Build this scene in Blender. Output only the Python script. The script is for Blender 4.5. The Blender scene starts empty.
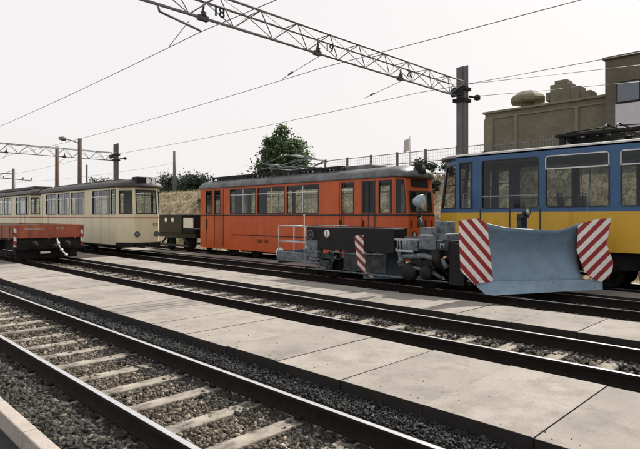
import bpy, math, random
import numpy as np
from mathutils import Vector, Matrix

R = math.radians
rnd = random.Random(11)
S = bpy.context.scene
COL = S.collection
PI = math.pi

# ------------------------------------------------------------------ materials
def new_mat(name):
    m = bpy.data.materials.new(name)
    m.use_nodes = True
    nt = m.node_tree
    nt.nodes.clear()
    out = nt.nodes.new('ShaderNodeOutputMaterial')
    return m, nt, out

def mat(name, col, rough=.6, metal=0., var=.18, scale=3., dirt=None, bump=None, streak=False, fine=0., spec=.5, cracks=False):
    """Painted / mineral surface: base colour with broad mottling, fine grain, optional dirt patches or vertical streaks, optional bump."""
    m, nt, out = new_mat(name)
    N, L = nt.nodes.new, nt.links.new
    b = N('ShaderNodeBsdfPrincipled')
    L(b.outputs[0], out.inputs[0])
    b.inputs['Roughness'].default_value = rough
    b.inputs['Metallic'].default_value = metal
    b.inputs['Specular IOR Level'].default_value = spec
    tc = N('ShaderNodeTexCoord')
    n1 = N('ShaderNodeTexNoise')
    n1.inputs['Scale'].default_value = scale
    n1.inputs['Detail'].default_value = 6
    L(tc.outputs['Object'], n1.inputs['Vector'])
    mx = N('ShaderNodeMix'); mx.data_type = 'RGBA'
    lo = [c * (1 - var) for c in col]; hi = [min(1, c * (1 + var)) for c in col]
    mx.inputs[6].default_value = (*lo, 1); mx.inputs[7].default_value = (*hi, 1)
    cr = N('ShaderNodeMapRange'); cr.inputs[1].default_value = .3; cr.inputs[2].default_value = .7
    L(n1.outputs[0], cr.inputs[0]); L(cr.outputs[0], mx.inputs[0])
    cur = mx.outputs[2]
    if fine:
        n3 = N('ShaderNodeTexNoise'); n3.inputs['Scale'].default_value = 90; n3.inputs['Detail'].default_value = 3
        L(tc.outputs['Object'], n3.inputs['Vector'])
        r3 = N('ShaderNodeMapRange'); r3.inputs[1].default_value = .3; r3.inputs[2].default_value = .7
        r3.inputs[3].default_value = 1 - fine; r3.inputs[4].default_value = 1 + fine
        L(n3.outputs[0], r3.inputs[0])
        mm = N('ShaderNodeMix'); mm.data_type = 'RGBA'; mm.blend_type = 'MULTIPLY'; mm.inputs[0].default_value = 1
        L(cur, mm.inputs[6]); L(r3.outputs[0], mm.inputs[7]); cur = mm.outputs[2]
    if dirt:
        dc, t0, t1, ds = dirt
        mp = N('ShaderNodeMapping'); L(tc.outputs['Object'], mp.inputs[0])
        mp.inputs['Location'].default_value = (3.1, 7.7, 1.3)
        if streak: mp.inputs['Scale'].default_value = (1, 1, .12)
        n2 = N('ShaderNodeTexNoise'); n2.inputs['Scale'].default_value = ds; n2.inputs['Detail'].default_value = 8
        n2.inputs['Roughness'].default_value = .65
        L(mp.outputs[0], n2.inputs['Vector'])
        r2 = N('ShaderNodeMapRange'); r2.inputs[1].default_value = t0; r2.inputs[2].default_value = t1
        L(n2.outputs[0], r2.inputs[0])
        m2 = N('ShaderNodeMix'); m2.data_type = 'RGBA'
        L(r2.outputs[0], m2.inputs[0]); L(cur, m2.inputs[6]); m2.inputs[7].default_value = (*dc, 1)
        cur = m2.outputs[2]
    if cracks:
        nd = N('ShaderNodeTexNoise'); nd.inputs['Scale'].default_value = 2.2; nd.inputs['Detail'].default_value = 5
        L(tc.outputs['Object'], nd.inputs['Vector'])
        va = N('ShaderNodeVectorMath'); va.operation = 'MULTIPLY_ADD'; va.inputs[1].default_value = (.5, .5, .5)
        L(nd.outputs['Color'], va.inputs[0]); L(tc.outputs['Object'], va.inputs[2])
        vo = N('ShaderNodeTexVoronoi'); vo.feature = 'DISTANCE_TO_EDGE'; vo.inputs['Scale'].default_value = .55
        L(va.outputs[0], vo.inputs['Vector'])
        c1 = N('ShaderNodeMapRange'); c1.inputs[1].default_value = .0; c1.inputs[2].default_value = .0035; c1.inputs[3].default_value = .32; c1.inputs[4].default_value = 0
        L(vo.outputs['Distance'], c1.inputs[0])
        ns = N('ShaderNodeTexNoise'); ns.inputs['Scale'].default_value = 22; ns.inputs['Detail'].default_value = 4
        L(tc.outputs['Object'], ns.inputs['Vector'])
        c2 = N('ShaderNodeMapRange'); c2.inputs[1].default_value = .62; c2.inputs[2].default_value = .74; c2.inputs[4].default_value = .55
        L(ns.outputs[0], c2.inputs[0])
        ma = N('ShaderNodeMath'); ma.operation = 'MAXIMUM'; L(c1.outputs[0], ma.inputs[0]); L(c2.outputs[0], ma.inputs[1])
        mc = N('ShaderNodeMix'); mc.data_type = 'RGBA'; L(ma.outputs[0], mc.inputs[0]); L(cur, mc.inputs[6]); mc.inputs[7].default_value = (.10, .088, .072, 1)
        cur = mc.outputs[2]
    L(cur, b.inputs['Base Color'])
    if bump:
        bs, st = bump
        nb = N('ShaderNodeTexNoise'); nb.inputs['Scale'].default_value = bs; nb.inputs['Detail'].default_value = 5
        L(tc.outputs['Object'], nb.inputs['Vector'])
        bp = N('ShaderNodeBump'); bp.inputs['Strength'].default_value = st; bp.inputs['Distance'].default_value = .02
        L(nb.outputs[0], bp.inputs['Height']); L(bp.outputs[0], b.inputs['Normal'])
    return m

def island_mat(name, cols, rough=.8, trans=0.):
    """Stones / leaves: a different colour for every separate piece."""
    m, nt, out = new_mat(name)
    N, L = nt.nodes.new, nt.links.new
    g = N('ShaderNodeNewGeometry')
    r = N('ShaderNodeValToRGB')
    r.color_ramp.interpolation = 'LINEAR'
    while len(r.color_ramp.elements) < len(cols): r.color_ramp.elements.new(.5)
    for i, c in enumerate(cols):
        r.color_ramp.elements[i].position = i / (len(cols) - 1)
        r.color_ramp.elements[i].color = (*c, 1)
    L(g.outputs['Random Per Island'], r.inputs[0])
    b = N('ShaderNodeBsdfPrincipled'); b.inputs['Roughness'].default_value = rough
    L(r.outputs[0], b.inputs['Base Color'])
    if trans:
        t = N('ShaderNodeBsdfTranslucent'); L(r.outputs[0], t.inputs[0])
        mx = N('ShaderNodeMixShader'); mx.inputs[0].default_value = trans
        L(b.outputs[0], mx.inputs[1]); L(t.outputs[0], mx.inputs[2]); L(mx.outputs[0], out.inputs[0])
    else:
        L(b.outputs[0], out.inputs[0])
    return m

def glass_mat(name, tint, refl=1.):
    m, nt, out = new_mat(name)
    N, L = nt.nodes.new, nt.links.new
    t = N('ShaderNodeBsdfTransparent'); t.inputs[0].default_value = (*tint, 1)
    g = N('ShaderNodeBsdfGlossy'); g.inputs[0].default_value = (.9, .95, 1, 1); g.inputs['Roughness'].default_value = .03
    f = N('ShaderNodeLayerWeight'); f.inputs[0].default_value = .5
    p = N('ShaderNodeMath'); p.operation = 'POWER'; p.inputs[1].default_value = 4; L(f.outputs['Facing'], p.inputs[0])
    k = N('ShaderNodeMath'); k.operation = 'MULTIPLY_ADD'; k.inputs[1].default_value = .85; k.inputs[2].default_value = .07 * refl
    L(p.outputs[0], k.inputs[0])
    mx = N('ShaderNodeMixShader'); L(k.outputs[0], mx.inputs[0]); L(t.outputs[0], mx.inputs[1]); L(g.outputs[0], mx.inputs[2])
    L(mx.outputs[0], out.inputs[0])
    return m

def stripe_mat(name, ax, az, period, c0, c1, duty=.5):
    """Diagonal hazard stripes painted on a plate (object coordinates x, z)."""
    m, nt, out = new_mat(name)
    N, L = nt.nodes.new, nt.links.new
    tc = N('ShaderNodeTexCoord')
    d = N('ShaderNodeVectorMath'); d.operation = 'DOT_PRODUCT'; d.inputs[1].default_value = (ax / period, 0, az / period)
    L(tc.outputs['Object'], d.inputs[0])
    fr = N('ShaderNodeMath'); fr.operation = 'FRACT'; L(d.outputs['Value'], fr.inputs[0])
    lt = N('ShaderNodeMath'); lt.operation = 'LESS_THAN'; lt.inputs[1].default_value = duty; L(fr.outputs[0], lt.inputs[0])
    mx = N('ShaderNodeMix'); mx.data_type = 'RGBA'; mx.inputs[6].default_value = (*c0, 1); mx.inputs[7].default_value = (*c1, 1)
    L(lt.outputs[0], mx.inputs[0])
    n = N('ShaderNodeTexNoise'); n.inputs['Scale'].default_value = 9; n.inputs['Detail'].default_value = 7
    L(tc.outputs['Object'], n.inputs['Vector'])
    r = N('ShaderNodeMapRange'); r.inputs[1].default_value = .35; r.inputs[2].default_value = .75; r.inputs[3].default_value = 1.0; r.inputs[4].default_value = .80
    L(n.outputs[0], r.inputs[0])
    mm = N('ShaderNodeMix'); mm.data_type = 'RGBA'; mm.blend_type = 'MULTIPLY'; mm.inputs[0].default_value = 1
    L(mx.outputs[2], mm.inputs[6]); L(r.outputs[0], mm.inputs[7])
    b = N('ShaderNodeBsdfPrincipled'); b.inputs['Roughness'].default_value = .45
    L(mm.outputs[2], b.inputs['Base Color']); L(b.outputs[0], out.inputs[0])
    return m

def brick_mat(name, c1, c2, mortar, sx=4.2):
    m, nt, out = new_mat(name)
    N, L = nt.nodes.new, nt.links.new
    tc = N('ShaderNodeTexCoord')
    sp = N('ShaderNodeSeparateXYZ'); L(tc.outputs['Object'], sp.inputs[0])
    ad = N('ShaderNodeMath'); ad.operation = 'ADD'; L(sp.outputs[0], ad.inputs[0]); L(sp.outputs[1], ad.inputs[1])
    cb = N('ShaderNodeCombineXYZ'); L(ad.outputs[0], cb.inputs[0]); L(sp.outputs[2], cb.inputs[1])
    br = N('ShaderNodeTexBrick'); br.inputs['Scale'].default_value = sx
    br.inputs['Color1'].default_value = (*c1, 1); br.inputs['Color2'].default_value = (*c2, 1); br.inputs['Mortar'].default_value = (*mortar, 1)
    br.inputs['Mortar Size'].default_value = .012
    L(cb.outputs[0], br.inputs['Vector'])
    n = N('ShaderNodeTexNoise'); n.inputs['Scale'].default_value = .9; n.inputs['Detail'].default_value = 8
    L(tc.outputs['Object'], n.inputs['Vector'])
    r = N('ShaderNodeMapRange'); r.inputs[1].default_value = .3; r.inputs[2].default_value = .7; r.inputs[3].default_value = .78; r.inputs[4].default_value = 1.15
    L(n.outputs[0], r.inputs[0])
    mm = N('ShaderNodeMix'); mm.data_type = 'RGBA'; mm.blend_type = 'MULTIPLY'; mm.inputs[0].default_value = 1
    L(br.outputs[0], mm.inputs[6]); L(r.outputs[0], mm.inputs[7])
    b = N('ShaderNodeBsdfPrincipled'); b.inputs['Roughness'].default_value = .85
    L(mm.outputs[2], b.inputs['Base Color']); L(b.outputs[0], out.inputs[0])
    return m

M = {}
M['concrete'] = mat('concrete', (.312, .282, .248), .88, var=.13, scale=1.1, dirt=((.19, .168, .142), .45, .76, 2.6), bump=(40, .25), fine=.14, cracks=True)
M['slab_side'] = mat('slab_side', (.018, .016, .014), .9, var=.3, scale=4)  # near-black side faces: shade of the slab edges put into the colour
M['concrete_stained'] = mat('concrete_stained', (.275, .248, .216), .88, var=.14, scale=1.6, dirt=((.15, .135, .115), .47, .76, 1.9), bump=(40, .25), fine=.15, cracks=True)
M['kerbstone'] = mat('kerbstone', (.40, .35, .31), .85, var=.12, scale=5, bump=(50, .3), fine=.2)
M['asphalt'] = mat('asphalt', (.03, .03, .031), .9, var=.25, scale=4, bump=(80, .4), fine=.25)
M['soil'] = mat('soil', (.04, .034, .027), .95, var=.3, scale=6, bump=(60, .6), fine=.3)
M['railhead'] = mat('railhead', (.88, .88, .87), .30, 1., var=.06, scale=9)
M['railside'] = mat('railside', (.018, .013, .011), .9, var=.3, scale=8, bump=(40, .3), spec=.2)
M['sleeper'] = mat('sleeper', (.30, .268, .222), .9, var=.22, scale=5, dirt=((.06, .048, .036), .44, .64, 4.5), bump=(40, .3), fine=.2)
M['steel_black'] = mat('steel_black', (.012, .012, .012), .65, var=.3, scale=6, dirt=((.03, .025, .02), .5, .75, 5), spec=.3)
M['under'] = mat('under', (.010, .0095, .009), .8, var=.35, scale=5, dirt=((.026, .021, .017), .5, .75, 5), spec=.25)
M['grey_machine'] = mat('grey_machine', (.15, .18, .20), .55, var=.25, scale=5, dirt=((.025, .025, .024), .48, .68, 6))
M['grey_dark'] = mat('grey_dark', (.045, .054, .058), .6, var=.3, scale=5, dirt=((.012, .012, .012), .45, .66, 6), spec=.35)
M['rail_tube'] = mat('rail_tube', (.42, .45, .47), .4, var=.1)
M['white_paint'] = mat('white_paint', (.75, .74, .71), .5, var=.08, dirt=((.4, .37, .33), .58, .8, 6))
M['orange'] = mat('orange', (.60, .105, .022), .45, var=.12, scale=1.0, dirt=((.36, .075, .025), .48, .80, 1.7), streak=True, bump=(1.6, .25))
M['orange_roof'] = mat('orange_roof', (.165, .165, .167), .5, .3, var=.25, scale=2, dirt=((.06, .058, .056), .44, .70, 1.8), fine=.1)
M['cream'] = mat('cream', (.75, .69, .46), .42, var=.06, scale=1.5, dirt=((.55, .50, .35), .52, .85, 2.2), streak=True, bump=(1.5, .2))
M['red_stripe'] = mat('red_stripe', (.40, .035, .025), .45, var=.1)
M['black_stripe'] = mat('black_stripe', (.02, .018, .018), .45, var=.1)
M['dark_roof'] = mat('dark_roof', (.045, .036, .034), .55, var=.25, scale=3)
M['blue'] = mat('blue', (.037, .112, .245), .36, var=.1, scale=1.5, dirt=((.04, .08, .16), .54, .85, 2), streak=True, bump=(1.5, .2))
M['yellow'] = mat('yellow', (.66, .385, .03), .38, var=.07, scale=1.5, dirt=((.34, .20, .03), .54, .85, 2.4), streak=True, bump=(1.5, .2))
M['grey_roof'] = mat('grey_roof', (.27, .275, .27), .6, var=.15, scale=2)
M['alu'] = mat('alu', (.62, .62, .61), .35, .5, var=.06)
M['rubber'] = mat('rubber', (.018, .018, .018), .5, var=.1)
M['seat'] = mat('seat', (.025, .027, .032), .5, var=.15)
M['interior'] = mat('interior', (.30, .29, .26), .7, var=.08)
M['interior_dark'] = mat('interior_dark', (.055, .055, .053), .7, var=.1)
M['partition'] = mat('partition', (.20, .24, .27), .5, var=.1)
M['glass'] = glass_mat('glass', (.74, .78, .75), .40)
M['glass_dark'] = glass_mat('glass_dark', (.40, .45, .46), .45)
M['rust_red'] = mat('rust_red', (.40, .095, .042), .65, var=.18, scale=2.5, dirt=((.16, .065, .04), .48, .7, 4), streak=True)
M['rust_brown'] = mat('rust_brown', (.30, .11, .055), .7, var=.2, scale=2.5, dirt=((.15, .07, .045), .48, .7, 4), streak=True)
M['blade_blue'] = mat('blade_blue', (.185, .28, .37), .5, .0, var=.07, scale=2.2, dirt=((.14, .19, .235), .48, .8, 4.5), fine=.10, bump=(3, .25))
M['blade_edge'] = mat('blade_edge', (.25, .36, .46), .45, .1, var=.14, scale=3, dirt=((.06, .07, .08), .60, .68, 22))
M['lamp_blue'] = mat('lamp_blue', (.26, .36, .43), .35, .25, var=.06)
M['chrome'] = mat('chrome', (.8, .82, .85), .12, 1., var=.04)
M['post'] = mat('post', (.13, .135, .135), .6, var=.15, scale=2, dirt=((.06, .06, .06), .5, .75, 2), streak=True)
M['wood_pole'] = mat('wood_pole', (.13, .085, .06), .85, var=.2, scale=4)
M['galv'] = mat('galv', (.20, .20, .195), .55, .3, var=.15)
M['galv_light'] = mat('galv_light', (.20, .22, .215), .5, .3, var=.25, dirt=((.04, .04, .04), .5, .7, 4))
M['lens'] = mat('lens', (.62, .68, .72), .22, .6, var=.1)
M['wire'] = mat('wire', (.2, .2, .2), .5, .3, var=.1)
M['porcelain'] = mat('porcelain', (.03, .025, .022), .3, var=.1)
M['black'] = mat('black', (.008, .008, .008), .55, var=.2, scale=2, dirt=((.02, .019, .018), .5, .8, 3), spec=.3)
M['white'] = mat('white', (.9, .89, .86), .5, var=.05)
M['brick'] = brick_mat('brick', (.190, .178, .120), (.148, .138, .094), (.225, .21, .15))
M['brick_tower'] = brick_mat('brick_tower', (.140, .130, .095), (.108, .10, .074), (.175, .162, .125))
M['coping'] = mat('coping', (.21, .195, .138), .85, var=.12)
M['vent'] = mat('vent', (.19, .17, .105), .8, var=.12)
M['faded_white'] = mat('faded_white', (.50, .42, .37), .6, var=.2, scale=14)
M['panel_white'] = mat('panel_white', (.62, .62, .64), .6, var=.05)
M['fence'] = mat('fence', (.21, .21, .21), .5, .3, var=.15)
M['fence_post'] = mat('fence_post', (.17, .16, .15), .8, var=.15)
M['bark'] = mat('bark', (.07, .055, .042), .9, var=.25, scale=8)
M['flag'] = mat('flag', (.55, .52, .47), .8, var=.06)
M['slope'] = mat('slope', (.34, .275, .17), .95, var=.35, scale=1.6, dirt=((.13, .105, .06), .47, .62, 5), bump=(12, 1.), fine=.3)
M['plateau'] = mat('plateau', (.12, .115, .06), .95, var=.3, scale=.4)
M['stone'] = island_mat('stone', [(.016, .013, .010), (.10, .08, .056), (.20, .168, .122), (.035, .028, .02), (.12, .096, .068), (.42, .37, .29)])
M['stone_shade'] = island_mat('stone_shade', [(.010, .009, .008), (.028, .024, .02), (.018, .016, .014), (.05, .043, .036)])  # near-black stones: the shade beside each rail put into their colour
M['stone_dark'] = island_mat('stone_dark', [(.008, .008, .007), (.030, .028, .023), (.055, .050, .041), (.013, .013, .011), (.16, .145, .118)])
M['gravel'] = island_mat('gravel', [(.007, .007, .007), (.017, .018, .018), (.034, .036, .035), (.010, .011, .011), (.11, .11, .105)], .75)
M['leaf'] = island_mat('leaf', [(.035, .065, .03), (.10, .15, .06), (.06, .10, .045), (.17, .21, .09)], .55, .5)
M['leaf_dark'] = island_mat('leaf_dark', [(.022, .036, .026), (.05, .072, .05), (.036, .055, .04), (.075, .095, .065)], .6, .4)
M['weed'] = island_mat('weed', [(.33, .27, .165), (.26, .21, .125), (.18, .15, .085), (.38, .32, .21), (.14, .135, .07)], .8, .4)

# ------------------------------------------------------------------ mesh helpers
class MB:
    def __init__(s): s.v = []; s.f = []; s.m = []; s.sm = []
    def face(s, pts, m=0, smooth=False):
        b = len(s.v); s.v += [tuple(p) for p in pts]; s.f.append(tuple(range(b, b + len(pts)))); s.m.append(m); s.sm.append(smooth)
    def hexa(s, P, m=0):
        """eight corners: bottom ring 0-3, top ring 4-7"""
        b = len(s.v); s.v += [tuple(p) for p in P]
        for q in ((3, 2, 1, 0), (4, 5, 6, 7), (0, 1, 5, 4), (1, 2, 6, 5), (2, 3, 7, 6), (3, 0, 4, 7)):
            s.f.append(tuple(b + i for i in q)); s.m.append(m); s.sm.append(False)
    def box(s, x0, x1, y0, y1, z0, z1, m=0):
        s.hexa([(x0, y0, z0), (x1, y0, z0), (x1, y1, z0), (x0, y1, z0), (x0, y0, z1), (x1, y0, z1), (x1, y1, z1), (x0, y1, z1)], m)
    def tube(s, p0, p1, r, n=8, r1=None, m=0, caps=True):
        p0, p1 = Vector(p0), Vector(p1); r1 = r if r1 is None else r1
        d = (p1 - p0).normalized()
        a = d.orthogonal().normalized(); c = d.cross(a)
        b = len(s.v)
        for p, rr in ((p0, r), (p1, r1)):
            for i in range(n):
                t = 2 * PI * i / n
                s.v.append(tuple(p + (a * math.cos(t) + c * math.sin(t)) * rr))
        for i in range(n):
            j = (i + 1) % n
            s.f.append((b + i, b + j, b + n + j, b + n + i)); s.m.append(m); s.sm.append(n > 5)
        if caps:
            s.f.append(tuple(b + n - 1 - i for i in range(n))); s.m.append(m); s.sm.append(False)
            s.f.append(tuple(b + n + i for i in range(n))); s.m.append(m); s.sm.append(False)
    def path(s, pts, r, n=8, m=0):
        for a, b in zip(pts, pts[1:]): s.tube(a, b, r, n, m=m)
    def lathe(s, prof, o, ax, n=20, m=0):
        """prof: (radius, along axis) pairs"""
        o, ax = Vector(o), Vector(ax).normalized()
        a = ax.orthogonal().normalized(); c = ax.cross(a)
        b = len(s.v)
        for r, h in prof:
            for i in range(n):
                t = 2 * PI * i / n
                s.v.append(tuple(o + ax * h + (a * math.cos(t) + c * math.sin(t)) * max(r, 1e-4)))
        for k in range(len(prof) - 1):
            for i in range(n):
                j = (i + 1) % n
                s.f.append((b + k * n + i, b + k * n + j, b + (k + 1) * n + j, b + (k + 1) * n + i)); s.m.append(m); s.sm.append(True)
    def prism(s, pts, vec, m=0):
        """planar polygon extruded by vec"""
        vec = Vector(vec); A = [Vector(p) for p in pts]; B = [p + vec for p in A]; n = len(A)
        b = len(s.v); s.v += [tuple(p) for p in A + B]
        s.f.append(tuple(b + i for i in reversed(range(n)))); s.m.append(m); s.sm.append(False)
        s.f.append(tuple(b + n + i for i in range(n))); s.m.append(m); s.sm.append(False)
        for i in range(n):
            j = (i + 1) % n
            s.f.append((b + i, b + j, b + n + j, b + n + i)); s.m.append(m); s.sm.append(False)
    def build(s, name, mats, parent=None, loc=None, rotz=None, bevel=0., solid=0.):
        me = bpy.data.meshes.new(name)
        me.from_pydata(s.v, [], s.f)
        for mm in (mats if isinstance(mats, (list, tuple)) else [mats]): me.materials.append(M[mm] if isinstance(mm, str) else mm)
        me.polygons.foreach_set('material_index', s.m)
        me.polygons.foreach_set('use_smooth', s.sm)
        me.update()
        o = bpy.data.objects.new(name, me)
        COL.objects.link(o)
        if parent: o.parent = parent
        if loc: o.location = loc
        if rotz is not None: o.rotation_euler.z = rotz
        if solid:
            md = o.modifiers.new('solid', 'SOLIDIFY'); md.thickness = solid; md.offset = 0
        if bevel:
            md = o.modifiers.new('bevel', 'BEVEL'); md.width = bevel; md.segments = 2; md.limit_method = 'ANGLE'; md.angle_limit = R(40)
        return o

def tag(o, label=None, cat=None, group=None, kind=None):
    if label: o['label'] = label
    if cat: o['category'] = cat
    if group: o['group'] = group
    if kind: o['kind'] = kind
    return o

def empty(name, loc, label, cat, group=None):
    o = bpy.data.objects.new(name, None); COL.objects.link(o); o.location = loc
    o.empty_display_size = .3
    return tag(o, label, cat, group)

AX_SIDE = Matrix(((0, 0, -1, 0), (-1, 0, 0, 0), (0, 1, 0, 0), (0, 0, 0, 1)))    # reads from the -X side
AX_FRONT = Matrix(((1, 0, 0, 0), (0, 0, -1, 0), (0, 1, 0, 0), (0, 0, 0, 1)))    # reads from the -Y side
def text(name, body, size, m, parent, loc, ax, depth=.004, squeeze=1., bold=.012):
    c = bpy.data.curves.new(name, 'FONT'); c.body = body; c.size = size; c.extrude = depth
    c.align_x = 'CENTER'; c.align_y = 'CENTER'; c.offset = size * bold
    t = bpy.data.objects.new('tmp', c); COL.objects.link(t)
    dg = bpy.context.evaluated_depsgraph_get()
    me = bpy.data.meshes.new_from_object(t.evaluated_get(dg)); me.name = name
    bpy.data.objects.remove(t)
    me.transform(Matrix.Translation(loc) @ ax @ Matrix.Scale(squeeze, 4, (1, 0, 0)))
    me.materials.clear(); me.materials.append(M[m])
    o = bpy.data.objects.new(name, me); COL.objects.link(o); o.parent = parent
    return o

def np_mesh(name, V, F, m, parent=None, smooth=False):
    """V (n,3) floats, F (k,c) ints of equal-sided faces"""
    me = bpy.data.meshes.new(name)
    k, c = F.shape
    me.vertices.add(len(V)); me.vertices.foreach_set('co', V.astype(np.float32).ravel())
    me.loops.add(k * c); me.loops.foreach_set('vertex_index', F.astype(np.int32).ravel())
    me.polygons.add(k); me.polygons.foreach_set('loop_start', np.arange(0, k * c, c, dtype=np.int32))
    me.update(calc_edges=True)
    me.polygons.foreach_set('use_smooth', np.full(k, smooth, dtype=bool))
    me.materials.append(M[m])
    o = bpy.data.objects.new(name, me); COL.objects.link(o)
    if parent: o.parent = parent
    return o

# ------------------------------------------------------------------ ground
def sheet(name, xs, zs, y0, y1, ny, m, noise=0., seed=1):
    """ground strip: profile (xs, zs) swept along y"""
    g = np.random.default_rng(seed)
    xs, zs = np.array(xs, float), np.array(zs, float)
    ys = np.linspace(y0, y1, ny)
    X, Y = np.meshgrid(xs, ys); Z = np.tile(zs, (ny, 1))
    if noise: Z = Z + g.normal(0, noise, Z.shape)
    V = np.stack([X, Y, Z], -1).reshape(-1, 3); nx = len(xs)
    i = (np.arange(ny - 1)[:, None] * nx + np.arange(nx - 1)[None]).ravel()
    F = np.stack([i, i + 1, i + nx + 1, i + nx], -1)
    o = np_mesh(name, V, F, m, smooth=True)
    return tag(o, kind='structure')

# flat ground to the horizon, lying below ballast and paving
tag(sheet('ground', [-900, 18.2], [-.30, -.30], -900, 1600, 2, 'soil'), 'dark bare soil of the depot yard')
xs = [1.53, 4.32]; tag(sheet('ballast_bed', xs, [-.255, -.255], -8, 140, 2, 'soil'), 'dark dirt under the ballast of the nearest track')
# embankment and the plateau above it
ex = list(np.linspace(16.9, 25.2, 26)); ez = []
for x in ex:
    t = min(1, max(0, (x - 17.1) / 7.7)); ez.append(-.28 + 4.25 * (t * t * (3 - 2 * t) * .35 + t * .65))
tag(sheet('embankment', ex, ez, -40, 160, 500, 'slope', .10, 3), 'dry grassy embankment rising behind the parked trams')
tag(sheet('plateau', [25.2, 60, 1200], [ez[-1], 4.1, 4.3], -900, 1600, 2, 'plateau'), 'high level land behind the embankment')

def slab_strip(name, x0, x1, y0, y1, step, phase, ztop, label, seed):
    g = random.Random(seed); mb = MB(); y = y0 + phase
    while y < y1:
        gap = g.choice([.005, .006, .010, .016]); dz = g.uniform(-.006, .006); tl = g.uniform(-.004, .004)
        jx = g.uniform(-.012, .012)
        a, b, z = y + gap / 2, y + step - gap / 2, ztop + dz
        mb.hexa([(x0 + jx, a, -.28), (x1 + jx, a, -.28), (x1 + jx, b, -.28), (x0 + jx, b, -.28), (x0 + jx, a, z), (x1 + jx, a, z + tl), (x1 + jx, b, z + tl), (x0 + jx, b, z)])
        for q in range(1, 7): mb.m[-q] = 1
        mb.m[-5] = g.choice([0, 0, 2])
        y += step
    o = mb.build(name, ['concrete', 'slab_side', 'concrete_stained'], bevel=.007)
    return tag(o, label, kind='structure')
slab_strip('pavement', 4.37, 6.27, -10, 96, 1.10, .85, 0, 'pale concrete slab paving between the two nearest tracks', 1)
slab_strip('pavement', 8.86, 10.42, -10, 96, 1.10, .96, 0, 'pale concrete slab paving in front of the snow plough', 2)
slab_strip('pavement', 13.42, 14.42, -10, 96, 1.10, .3, 0, 'shaded concrete slab paving between the plough and the orange tram', 3)
kb = MB(); y = -6.
while y < 60:
    kb.box(1.395, 1.515, y + .004, y + .996, -.3, 0); y += 1.
tag(kb.build('kerb', 'kerbstone', bevel=.012), 'narrow concrete kerb beside the nearest track', kind='structure')
kp = MB(); kp.box(-40, 1.39, -30, 90, -.29, -.16)
tag(kp.build('path', 'asphalt'), 'dark path on the near side of the kerb', kind='structure')

ICO = None
def ico():
    t = (1 + 5 ** .5) / 2
    v = np.array([(-1, t, 0), (1, t, 0), (-1, -t, 0), (1, -t, 0), (0, -1, t), (0, 1, t), (0, -1, -t), (0, 1, -t), (t, 0, -1), (t, 0, 1), (-t, 0, -1), (-t, 0, 1)], float)
    v /= np.linalg.norm(v[0])
    f = np.array([(0, 11, 5), (0, 5, 1), (0, 1, 7), (0, 7, 10), (0, 10, 11), (1, 5, 9), (5, 11, 4), (11, 10, 2), (10, 7, 6), (7, 1, 8), (3, 9, 4), (3, 4, 2), (3, 2, 6), (3, 6, 8), (3, 8, 9), (4, 9, 5), (2, 4, 11), (6, 2, 10), (8, 6, 7), (9, 8, 1)])
    return v, f
def octa():
    v = np.array([(1, 0, 0), (-1, 0, 0), (0, 1, 0), (0, -1, 0), (0, 0, 1), (0, 0, -1)], float)
    f = np.array([(0, 2, 4), (2, 1, 4), (1, 3, 4), (3, 0, 4), (2, 0, 5), (1, 2, 5), (3, 1, 5), (0, 3, 5)])
    return v, f
def stones(name, x0, x1, y0, y1, n, smin, smax, z0, zj, m, seed, base=ico, dens=1.):
    g = np.random.default_rng(seed)
    v, f = base(); nv = len(v)
    p = np.empty((n, 3)); p[:, 0] = g.uniform(x0, x1, n)
    p[:, 1] = y0 + (y1 - y0) * g.uniform(0, 1, n) ** dens
    p[:, 2] = z0 + g.uniform(0, zj, n)
    s = g.uniform(smin, smax, (n, 1, 1)) * g.uniform(.6, 1.25, (n, 1, 3))
    q = g.normal(size=(n, 4)); q /= np.linalg.norm(q, axis=1, keepdims=True)
    w, a, b, c = q.T
    Rm = np.stack([np.stack([1 - 2 * (b * b + c * c), 2 * (a * b - c * w), 2 * (a * c + b * w)], -1),
                   np.stack([2 * (a * b + c * w), 1 - 2 * (a * a + c * c), 2 * (b * c - a * w)], -1),
                   np.stack([2 * (a * c - b * w), 2 * (b * c + a * w), 1 - 2 * (a * a + b * b)], -1)], -2)
    V = np.repeat(v[None], n, 0) * s * g.uniform(.62, 1.25, (n, nv, 1))
    V = np.einsum('nij,nkj->nki', Rm, V) + p[:, None]
    F = (f[None] + (np.arange(n) * nv)[:, None, None])
    o = np_mesh(name, V.reshape(-1, 3), F.reshape(-1, 3), m)
    return o
def ballast(name, m, label, zones, seed, base=ico):
    """one mass of loose stones spread over several zones"""
    parts = [stones('tmp', *z, m, seed + i, base) for i, z in enumerate(zones)]
    V = []; F = []; off = 0
    for o in parts:
        me = o.data
        a = np.empty(len(me.vertices) * 3, np.float32); me.vertices.foreach_get('co', a); V.append(a.reshape(-1, 3))
        l = np.empty(len(me.loops), np.int32); me.loops.foreach_get('vertex_index', l); F.append(l.reshape(-1, 3) + off); off += len(V[-1])
        bpy.data.objects.remove(o); bpy.data.meshes.remove(me)
    o = np_mesh(name, np.concatenate(V), np.concatenate(F), m)
    return tag(o, label, kind='stuff')
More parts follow.
